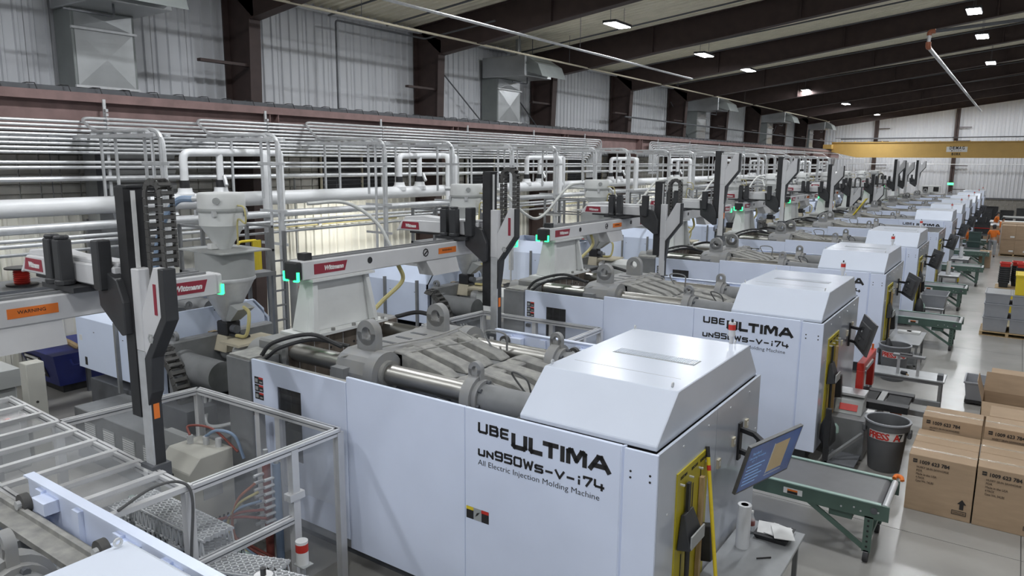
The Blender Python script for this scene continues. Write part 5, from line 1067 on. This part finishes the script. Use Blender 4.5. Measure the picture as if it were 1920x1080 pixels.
def pallet(x0, x1, y0_, y1, z, label):
    t = thing('wooden_pallet', ((x0+x1)/2, (y0_+y1)/2, z), label, 'pallet', 'wooden pallets'); n = 7
    for i in range(n):
        a = y0_+(y1-y0_)*i/n; MB().box(x0, x1, a, a+(y1-y0_)/n*.72, z+.105, z+.125).build('deck_board', 'wood', t)
    for x in (x0, (x0+x1)/2-.04, x1-.08): MB().box(x, x+.08, y0_, y1, z+.02, z+.105).build('stringer', 'wood', t)
    for i in (0, .45, .9): MB().box(x0, x1, y0_+(y1-y0_)*i, y0_+(y1-y0_)*(i+.1), z, z+.02).build('bottom_board', 'wood', t)
pallet(-.58, .80, 25.4, 26.7, 0, 'wooden pallet under the grey totes')
tote('yellow_crate', .16, .80, 25.5, 26.5, 1.27, 1.86, 'yellow', 'tall yellow crate on top of the grey totes', None, 'crate', .02, True)
tote('yellow_crate', -.35, .55, 29.2, 30.2, 0, .80, 'yellow', 'low yellow crate under the pallet of baskets', None, 'crate', .02, True)
pallet(-.38, .60, 29.2, 30.3, .80, 'wooden pallet under the black and red baskets')
for c_, (x, y) in enumerate(((-.30, 29.35), (.04, 29.9), (.18, 29.4))):
    for i in range(9):
        z = .925+.072*i; m_ = 'red' if i == 8 else 'rubber'; h = .22 if i == 8 else .2
        tote('shopping_basket', x, x+.30, y, y+.42, z, z+h+(.04 if i == 8 else 0), m_, ('red basket' if i == 8 else 'black basket, %s from the bottom,' % ORD[i])+' in the %s nested stack' % ('left', 'back', 'right')[c_], 'nested baskets', 'basket', .035)
# grey rounded bin by the open carton
t = tote('grey_bin', -.55, .22, 17.6, 18.4, .10, .50, 'grey_plastic', 'low grey bin on a black dolly behind the open carton', None, 'bin', .06); MB().box(-.48, .15, 17.68, 18.32, .92, .93)
tag(MB().box(-.52, .19, 17.65, 18.35, .04, .10).build('bin_dolly', 'black'), 'black dolly under the low grey bin', 'dolly')
tote('grey_bin', .28, .95, 17.7, 18.5, 0, .5, 'grey_plastic', 'second grey bin at the right edge behind the carton', None, 'bin', .06)
tote('green_bin', -2.0, -1.4, 43.9, 44.5, .82, 1.12, 'green_dark', 'dark green bin on the far conveyor, lower one', None, 'bin', .05); tote('green_bin', -1.98, -1.42, 44.6, 45.2, .82, 1.55, 'green_dark', 'tall dark green bin stack beside the worker', None, 'bin', .03)
make_table(-2.1, -1.3, 43.7, 45.3, .82, 'dark stand under the green bins', False, 'iron_dark'); make_table(-2.2, -1.25, 52.5, 54.6, .85, 'stand under the black bin with red stripe', False, 'iron_dark')
t = tote('black_bin', -2.1, -1.3, 52.8, 53.9, .85, 1.5, 'rubber', 'black bin with a red stripe in the far aisle', None, 'bin', .02); b_ = MB().box(-2.1, -1.3, 52.77, 52.785, 1.18, 1.22).build('stripe', 'red', t)
# ------------------------------------------------------------------ cartons
def carton(x0, x1, y0_, y1, z0, z1, label, detail=True, grp='taped cartons by the aisle'):
    t = thing('cardboard_carton', ((x0+x1)/2, (y0_+y1)/2, z0), label, 'carton', grp)
    MB().box(x0+.004, x1-.004, y0_+.004, y1-.004, z0, z1).build('box', 'board', t, bevel=.006)
    if detail:
        ym = (y0_+y1)/2; MB().box(x0+.004, x1-.004, ym-.035, ym+.035, z1, z1+.0015).build('tape', 'tape', t); MB().box(x0+.004, x1-.004, ym-.002, ym+.002, z1+.0015, z1+.0025).build('flap_seam', 'ink_soft', t)
        y = y0_+.002; h = z1-z0
        MB().box(x0+.06, x0+.115, y-.003, y, z1-.115, z1-.06).build('logo', 'ink', t); text('HDX', .022, 'board', t, (x0+.064, y-.004, z1-.095), RX, width=.045)
        text('1009 623 784', .075, 'ink', t, (x0+.15, y-.002, z1-.12), RX, width=.37, bold=.0018)
        for i, (s, wd) in enumerate((('HUSKY 28-IN SAWHORSE', .40), ('PDR', .075), ('Made in the USA', .26), ('4 PACK', .11), ('Case Wt. 54LBS', .23))): text(s, .045, 'ink_soft', t, (x0+.115, y-.002, z1-.19-.052*i), RX, width=wd)
        if h > .6:
            MB().prism([(x1-.15, z0+.17), (x1-.15, z0+.25), (x1-.18, z0+.25), (x1-.125, z0+.32), (x1-.07, z0+.25), (x1-.10, z0+.25), (x1-.10, z0+.17)], 'y', y-.003, y).build('arrow_mark', 'ink', t)
            fr = MB(); fr.box(x1-.24, x1-.06, y-.003, y, z0+.14, z0+.147); fr.box(x1-.24, x1-.06, y-.003, y, z0+.085, z0+.092); fr.box(x1-.24, x1-.233, y-.003, y, z0+.085, z0+.147); fr.box(x1-.067, x1-.06, y-.003, y, z0+.085, z0+.147); fr.build('code_frame', 'ink', t)
            text('1009623784', .04, 'ink_soft', t, (x1-.225, y-.002, z0+.10), RX, width=.15)
    return t
xa, xb, xc = -.935, -.095, .75
carton(xa, xb, 11.57, 12.19, 0, .85, 'front left taped carton with arrow mark beside the aisle'); carton(xb+.01, xc, 11.57, 12.19, 0, .87, 'front right taped carton at the picture edge'); carton(xa, xb, 12.20, 12.82, 0, .85, 'second left carton, flush behind the front left one'); carton(xb+.01, xc, 12.20, 12.82, 0, .87, 'second right carton behind the front right one')
pallet(xa, xc, 12.85, 14.2, 0, 'pallet under the two raised rear cartons')
carton(xa+.03, xb, 12.86, 13.45, .125, 1.06, 'third left carton standing higher than the front ones'); carton(xb+.02, xc, 12.86, 13.45, .125, 1.06, 'third right carton standing higher, with part number'); carton(xb+.06, xc+.05, 13.47, 14.1, .125, 1.06, 'rear right carton behind the third row', False)
t = thing('open_carton', (.3, 15.7, 0), 'open cardboard carton with raised flaps at the right edge', 'carton')
x0, x1, y0_, y1, z1 = -.18, .78, 15.2, 16.0, .80
for b_ in ((x0, x1, y0_, y0_+.01), (x0, x1, y1-.01, y1), (x0, x0+.01, y0_, y1), (x1-.01, x1, y0_, y1)): MB().box(*b_, 0, z1).build('wall_panel', 'board', t)
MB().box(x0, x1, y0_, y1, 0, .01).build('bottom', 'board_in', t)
MB().hexa([(x0, y1-.01, z1), (x1, y1-.01, z1), (x1, y1, z1), (x0, y1, z1), (x0+.02, y1+.10, z1+.34), (x1-.02, y1+.10, z1+.34), (x1-.02, y1+.11, z1+.34), (x0+.02, y1+.11, z1+.34)]).build('flap', 'board', t)
MB().hexa([(x0, y0_, z1), (x0+.008, y0_, z1), (x0+.008, y1, z1), (x0, y1, z1), (x0-.10, y0_+.05, z1+.34), (x0-.092, y0_+.05, z1+.34), (x0-.092, y1-.05, z1+.34), (x0-.10, y1-.05, z1+.34)]).build('flap', 'board', t)
MB().hexa([(x0, y0_, z1), (x1, y0_, z1), (x1, y0_+.01, z1), (x0, y0_+.01, z1), (x0+.02, y0_-.26, z1-.20), (x1-.02, y0_-.26, z1-.20), (x1-.02, y0_-.25, z1-.19), (x0+.02, y0_-.25, z1-.19)]).build('flap', 'board', t)
carton(-.1, .75, 16.6, 17.3, 0, .95, 'plain carton behind the open one', False)
for i in range(2):
    for j in range(2):
        carton(-.62+.66*i, .03+.66*i, 48.8, 49.9, .13+.79*j, .91+.79*j, 'large carton on the far wrapped pallet, %s %s' % (('lower', 'upper')[j], ('left', 'right')[i]), False, 'cartons on the far pallet')
        tag(MB().box(-.20+.66*i, .0+.66*i, 48.79, 48.80, .25+.79*j, .34+.79*j).build('white_sticker', 'decal_white'), 'white sticker on the far %s %s carton' % (('lower', 'upper')[j], ('left', 'right')[i]), 'sticker')
pallet(-.65, .72, 48.8, 49.9, 0, 'pallet under the far wrapped cartons')
tag(MB().box(-.68, -.64, 48.9, 50.0, .2, 1.65).build('shrink_wrap', 'wrap'), 'loose white shrink wrap at the side of the far cartons', 'wrap')
carton(-.75, .70, 52.9, 54.6, 0, 1.55, 'wide brown carton behind the far wrapped pallet', False, 'far aisle cartons'); carton(-1.35, -.85, 42.6, 43.1, 0, .82, 'tall brown carton standing by the sixth conveyor', False, 'far aisle cartons'); carton(-1.75, -.6, 58.0, 59.0, 0, 1.05, 'brown carton bin covered with white film, far aisle', False, 'far aisle cartons')
tag(MB().hexa([(-1.8, 57.95, 1.05), (-.55, 57.95, 1.05), (-.55, 59.05, 1.05), (-1.8, 59.05, 1.05), (-1.7, 58.1, 1.12), (-.7, 58.1, 1.10), (-.7, 58.9, 1.16), (-1.6, 58.9, 1.14)]).build('film_cover', 'clear_grey'), 'white film lying on the far carton bin', 'film')
make_table(-1.6, .9, 62.5, 64.5, 1.0, 'long white counter at the far end of the aisle', True, 'decal_white'); make_table(-.9, .9, 66.0, 68, 1.15, 'grey rack counter at the far end of the aisle', True, 'cab_grey')
for i, (x, y, h) in enumerate(((-2.3, 72.0, 1.6), (-1.2, 72.6, 1.3), (-.1, 72.4, 1.5))): tote('dark_bulk_bin', x, x+.95, y, y+1, 0, h, 'rubber', 'dark bulk bin near the far wall, %s from the left' % ORD[i], 'dark bulk bins', 'bin', .03)
for i, (x, y) in enumerate(((-2.2, 58.5), (-2.2, 65), (-2.2, 71))): tote('dark_bin', x, x+.5, y, y+.5, 0, 1.5, 'char', 'dark upright bin beside the far machines, %s from the camera' % ORD[i], 'dark upright bins', 'bin', .02)
# ------------------------------------------------------------------ strapping station in the second bay
t = thing('strapping_machine', (-1.9, 14.7, 0), 'red arch strapping machine with black roller bed beside the second machine', 'strapping machine')
for ya in (14.02, 15.22): MB().box(-2.10, -1.98, ya, ya+.16, .75, 1.32).build('arch_post', 'red', t, bevel=.01)
MB().box(-2.10, -1.98, 14.02, 15.38, 1.32, 1.46).build('arch_top', 'red', t, bevel=.01); MB().box(-2.02, -1.95, 14.2, 14.9, 1.30, 1.36).build('strap_track', 'cab_grey', t)
MB().box(-2.2, -1.22, 14.0, 14.22, .66, .78).build('bed_rail', 'black', t); MB().box(-2.2, -1.22, 14.85, 15.05, .66, .76).build('bed_rail', 'black', t); MB().box(-1.75, -1.65, 14.2, 14.9, .70, .77).build('cross_bar', 'cab_grey', t); MB().box(-1.62, -1.25, 14.25, 14.85, .68, .74).build('roller_bed', 'rubber', t); MB().box(-2.18, -1.78, 14.25, 14.85, .68, .75).build('roller_bed', 'rubber', t)
MB().box(-2.25, -1.7, 13.7, 14.9, .10, .66).build('base_cabinet', 'iron', t); MB().cyl((-1.45, 14.15, 0), (-1.45, 14.15, .66), .06, 12).build('support_leg', 'copper', t, True); MB().cyl((-1.45, 14.9, 0), (-1.45, 14.9, .66), .06, 12).build('support_leg', 'copper', t, True)
MB().cyl((-2.04, 15.3, 1.46), (-2.04, 15.3, 1.56), .02, 8).build('knob', 'orange', t)
t = thing('label_printer', (-2.15, 13.45, .70), 'grey label printer with red sticker on the cabinet before the strapping machine', 'printer')
MB().hexa([(-2.3, 13.3, .70), (-1.85, 13.3, .70), (-1.85, 13.75, .70), (-2.3, 13.75, .70), (-2.3, 13.45, .92), (-1.85, 13.45, .92), (-1.85, 13.75, .98), (-2.3, 13.75, .98)]).build('body', 'cab_grey', t, bevel=.01)
MB().hexa([(-2.22, 13.328, .765), (-1.93, 13.328, .765), (-1.93, 13.36, .765), (-2.22, 13.36, .765), (-2.22, 13.393, .86), (-1.93, 13.393, .86), (-1.93, 13.42, .86), (-2.22, 13.42, .86)]).build('sticker', 'red', t); MB().box(-2.3, -1.85, 13.5, 13.9, .98, 1.02).build('cover', 'galv', t)
tag(MB().box(-2.33, -1.75, 13.05, 13.68, .02, .70).build('printer_cabinet', 'iron'), 'dark grey cabinet under the label printer', 'cabinet')
tag(MB().box(-1.82, -1.70, 13.55, 13.75, .66, .72).build('paper_roll', 'decal_white'), 'white paper pad beside the label printer', 'paper')
t = make_table(-2.3, -.84, 16.3, 16.95, .75, 'steel fixture table with clamp frame behind the strapping machine')
fx = thing('clamp_fixture', (-1.6, 16.6, .75), 'steel clamp frame standing on the fixture table', 'fixture')
for x in (-1.72, -1.36): MB().box(x, x+.05, 16.45, 16.52, .75, 1.12).build('upright', 'galv', fx)
MB().box(-1.80, -1.22, 16.40, 16.56, 1.12, 1.16).build('cross_plate', 'iron', fx); MB().box(-1.68, -1.45, 16.42, 16.54, 1.16, 1.18).build('jaw', 'black', fx)
t = thing('mallet', (-1.55, 16.38, .75), 'black-headed mallet on the fixture table', 'mallet'); MB().cyl((-1.62, 16.40, .80), (-1.52, 16.36, .80), .04, 10).build('head', 'black', t, True); MB().cyl((-1.56, 16.38, .80), (-1.48, 16.2+.12, .78), .014, 8).build('handle', 'wood', t, True)
tag(MB().box(-.98, -.88, 16.4, 16.6, .75, .85).build('clamp_block', 'iron_dark'), 'dark clamp block at the aisle end of the fixture table', 'clamp')
t = thing('frame_cart', (-1.4, 15.6, 0), 'low steel frame under the fixture table end', 'frame')
for y in (15.2, 16.0): MB().box(-2.1, -.86, y, y+.08, .30, .40).build('beam', 'iron', t)
for x in (-2.1, -.95): MB().box(x, x+.1, 15.2, 16.08, .2, .30).build('beam', 'iron', t); MB().box(x, x+.1, 15.2, 15.3, 0, .2).build('foot', 'iron', t); MB().box(x, x+.1, 15.98, 16.08, 0, .2).build('foot', 'iron', t)
t = thing('vacuum_cart', (-2.0, 13.2, 0), 'black tube cart at the corner of the second machine', 'cart')
MB().box(-2.2, -1.75, 12.3, 12.9, .12, .16).build('deck', 'iron_dark', t); MB().bar((-2.2, 12.35, .16), (-1.75, 12.85, .55), .05, .05).build('brace', 'iron', t); MB().box(-2.24, -2.16, 12.3, 12.38, .12, 1.05).build('post', 'black', t)
for x in (-2.15, -1.8):
    for y in (12.35, 12.85): MB().cyl((x-.02, y, .06), (x+.02, y, .06), .06, 10).build('caster', 'rubber', t, True)
for k in (1, 2, 3): 
    y = Y0(k); t = thing('hanging_bag', (-2.27, y+.55, .45), 'dark cloth bundle hung below the yellow board of the %s machine from the camera' % ORD[k], 'bag', 'cloth bundles')
    MB().lathe((-2.22, y+.30, .35), [(.05, 0), (.13, .12), (.12, .35), (.06, .5), (.03, .55)], 12).build('cloth', 'char', t, True); MB().lathe((-2.12, y+.36, .55), [(.02, 0), (.06, .05), (.05, .15), (.01, .2)], 10).build('green_rag', 'green_light', t, True)
tag(MB().box(-1.72, -1.62, 33.0, 33.3, .48, .62).build('yellow_tag', 'yellow'), 'yellow sign hanging at the small table of the fifth bay', 'sign')
tag(MB().hexa([(-6.6, 38.6, 2.55), (-6.55, 38.6, 2.55), (-6.55, 39.1, 2.55), (-6.6, 39.1, 2.55), (-6.1, 38.7, 3.35), (-6.05, 38.7, 3.35), (-6.05, 39.2, 3.35), (-6.1, 39.2, 3.35)]).build('leaning_sign', 'yellow'), 'yellow board leaning on top of the sixth machine', 'sign')
# ================================================================== people
def skin(name, m_, pts, edges, parent, org, sub=2):
    me = bpy.data.meshes.new(name); me.from_pydata([p[0] for p in pts], edges, []); me.materials.append(MATS[m_]); o = bpy.data.objects.new(name, me); COL.objects.link(o); o.parent = parent
    md = o.modifiers.new('skin', 'SKIN'); md.use_smooth_shade = True
    for i, p in enumerate(pts):
        r = p[1]; sv = me.skin_vertices[0].data[i]; sv.radius = r if isinstance(r, tuple) else (r, r); sv.use_root = (i == 0)
    s = o.modifiers.new('sub', 'SUBSURF'); s.levels = sub; s.render_levels = sub
    return o
def person(x, y, rz, label, pants, arm='walk', step=.14, lean=0.):
    t = thing('person', (x, y, 0), label, 'person'); t.rotation_euler = (0, 0, rz)
    # faces local +y
    s = step; l = lean
    body = [((0, 0, .97), .11), ((0, l*.5, 1.15), .12), ((0, l, 1.36), .13), ((0, l, 1.48), .055), ((0, l+.015, 1.56), .07), ((0, l+.02, 1.66), .095), ((0, l+.02, 1.75), .06),
            ((-.09, s, .86), .085), ((-.1, s*1.2, .48), .06), ((-.1, s*1.3, .09), .042), ((-.1, s*1.3+.13, .04), .035), ((.09, -s, .86), .085), ((.1, -s*1.1, .48), .06), ((.1, -s*1.6, .09), .042), ((.1, -s*1.6+.13, .04), .035)]
    ed = [(0, 1), (1, 2), (2, 3), (3, 4), (4, 5), (5, 6), (0, 7), (7, 8), (8, 9), (9, 10), (0, 11), (11, 12), (12, 13), (13, 14)]
    for sg in (-1, 1):
        i = len(body)
        if arm == 'work': ar = [((sg*.19, l, 1.40), .06), ((sg*.26, l+.06, 1.14), .045), ((sg*.17, l+.30, 1.06), .035), ((sg*.16, l+.38, 1.05), .034)]
        else: ar = [((sg*.19, l, 1.40), .06), ((sg*.25, l-sg*.05, 1.13), .045), ((sg*.25, l+.10-sg*.05, .90), .034), ((sg*.25, l+.13-sg*.05, .82), .034)]
        body += ar; ed += [(2, i), (i, i+1), (i+1, i+2), (i+2, i+3)]
        h = ar[-1][0]
        for q in range(5):
            j = len(body); a = (q-2)*.018; th = q == 4
            body += [((h[0]+(a if not th else -sg*.04), h[1]+.03, h[2]-.03), .010), ((h[0]+(a if not th else -sg*.045), h[1]+.05, h[2]-(.07 if not th else .05)), .008)]; ed += [(i+3, j), (j, j+1)]
    skin('body', 'skin', body, ed, t, None)
    sh = [((0, l*.3, 1.0), .155), ((0, l*.5, 1.15), .15), ((0, l, 1.33), .165), ((0, l, 1.45), .10), ((-.19, l, 1.40), .085), ((.19, l, 1.40), .085)]
    e2 = [(0, 1), (1, 2), (2, 3), (2, 4), (2, 5)]
    for sg, b in ((-1, 4), (1, 5)):
        j = len(sh); sh += [((sg*.25, l+(.05 if arm == 'work' else -sg*.04), 1.20), .068)]; e2 += [(b, j)]
    skin('shirt', 'shirt', sh, e2, t, None)
    pn = [((0, 0, .98), .135), ((-.09, s*.9, .84), .10), ((-.1, s*1.2, .48), .08), ((-.1, s*1.3, .10), .068), ((.09, -s*.9, .84), .10), ((.1, -s*1.1, .48), .08), ((.1, -s*1.6, .10), .068)]
    skin('trousers', pants, pn, [(0, 1), (1, 2), (2, 3), (0, 4), (4, 5), (5, 6)], t, None)
    for sx, sy in ((-.1, s*1.3), (.1, -s*1.6)): skin('shoe', 'black', [((sx, sy-.05, .05), .05), ((sx, sy+.08, .045), .05), ((sx, sy+.17, .035), .035)], [(0, 1), (1, 2)], t, None)
    def loc_mb(mb, nm, m_):
        me = bpy.data.meshes.new(nm); me.from_pydata(mb.v, [], mb.f); me.materials.append(MATS[m_]); o = bpy.data.objects.new(nm, me); COL.objects.link(o); o.parent = t
        for p_ in me.polygons: p_.use_smooth = True
    c = (0, l+.02, 1.66)
    loc_mb(MB().lathe(c, [(.102, -.01), (.104, .04), (.09, .09), (.05, .12), (.0, .125)], 16), 'cap', 'char'); loc_mb(MB().box(-.07, .07, l+.09, l+.20, 1.655, 1.67), 'cap_brim', 'char'); loc_mb(MB().lathe(c, [(.0, -.10), (.075, -.09), (.1, -.03), (.101, .01)], 16) if 0 else MB().box(-.075, .075, l-.09, l-.03, 1.56, 1.66), 'hair', 'black')
    for sg in (-1, 1): loc_mb(MB().lathe((sg*.095, l+.02, 1.63), [(0, -.03), (.018, -.01), (.018, .015), (0, .035)], 8), 'ear', 'skin'); loc_mb(MB().lathe((sg*.035, l+.105, 1.645), [(0, -.012), (.012, 0), (0, .012)], 8), 'eye', 'ink')
    loc_mb(MB().hexa([(-.015, l+.10, 1.60), (.015, l+.10, 1.60), (.015, l+.13, 1.60), (-.015, l+.13, 1.60), (-.008, l+.10, 1.65), (.008, l+.10, 1.65), (.008, l+.11, 1.65), (-.008, l+.11, 1.65)]), 'nose', 'skin'); loc_mb(MB().box(-.025, .025, l+.10, l+.112, 1.57, 1.578), 'mouth', 'hose_red')
    return t
person(-.96, 48.0, .1, 'person in orange shirt and grey jeans walking away along the aisle', 'jeans')
person(-1.95, 45.9, 1.3, 'person in orange shirt bent toward the machines behind the green bins', 'jeans', 'work', .05, .10)
person(-.72, 55.6, -1.2, 'person in orange shirt and dark trousers half hidden by the far cartons', 'rubber', 'work', .06)
person(-1.25, 61.3, -1.4, 'person in orange shirt reaching over the far white counter', 'rubber', 'work', .06, .12)

t = thing('dryer_unit', (-6.4, 73.2, 2.6), 'small white dryer unit with two dark panels on the farthest machine', 'dryer')
MB().box(-7.1, -5.7, 72.8, 73.6, 2.6, 3.2).build('cabinet', 'decal_white', t, bevel=.02)
for x in (-7.0, -6.2): MB().box(x, x+.4, 72.78, 72.8, 2.7, 3.1).build('dark_panel', 'ink', t)
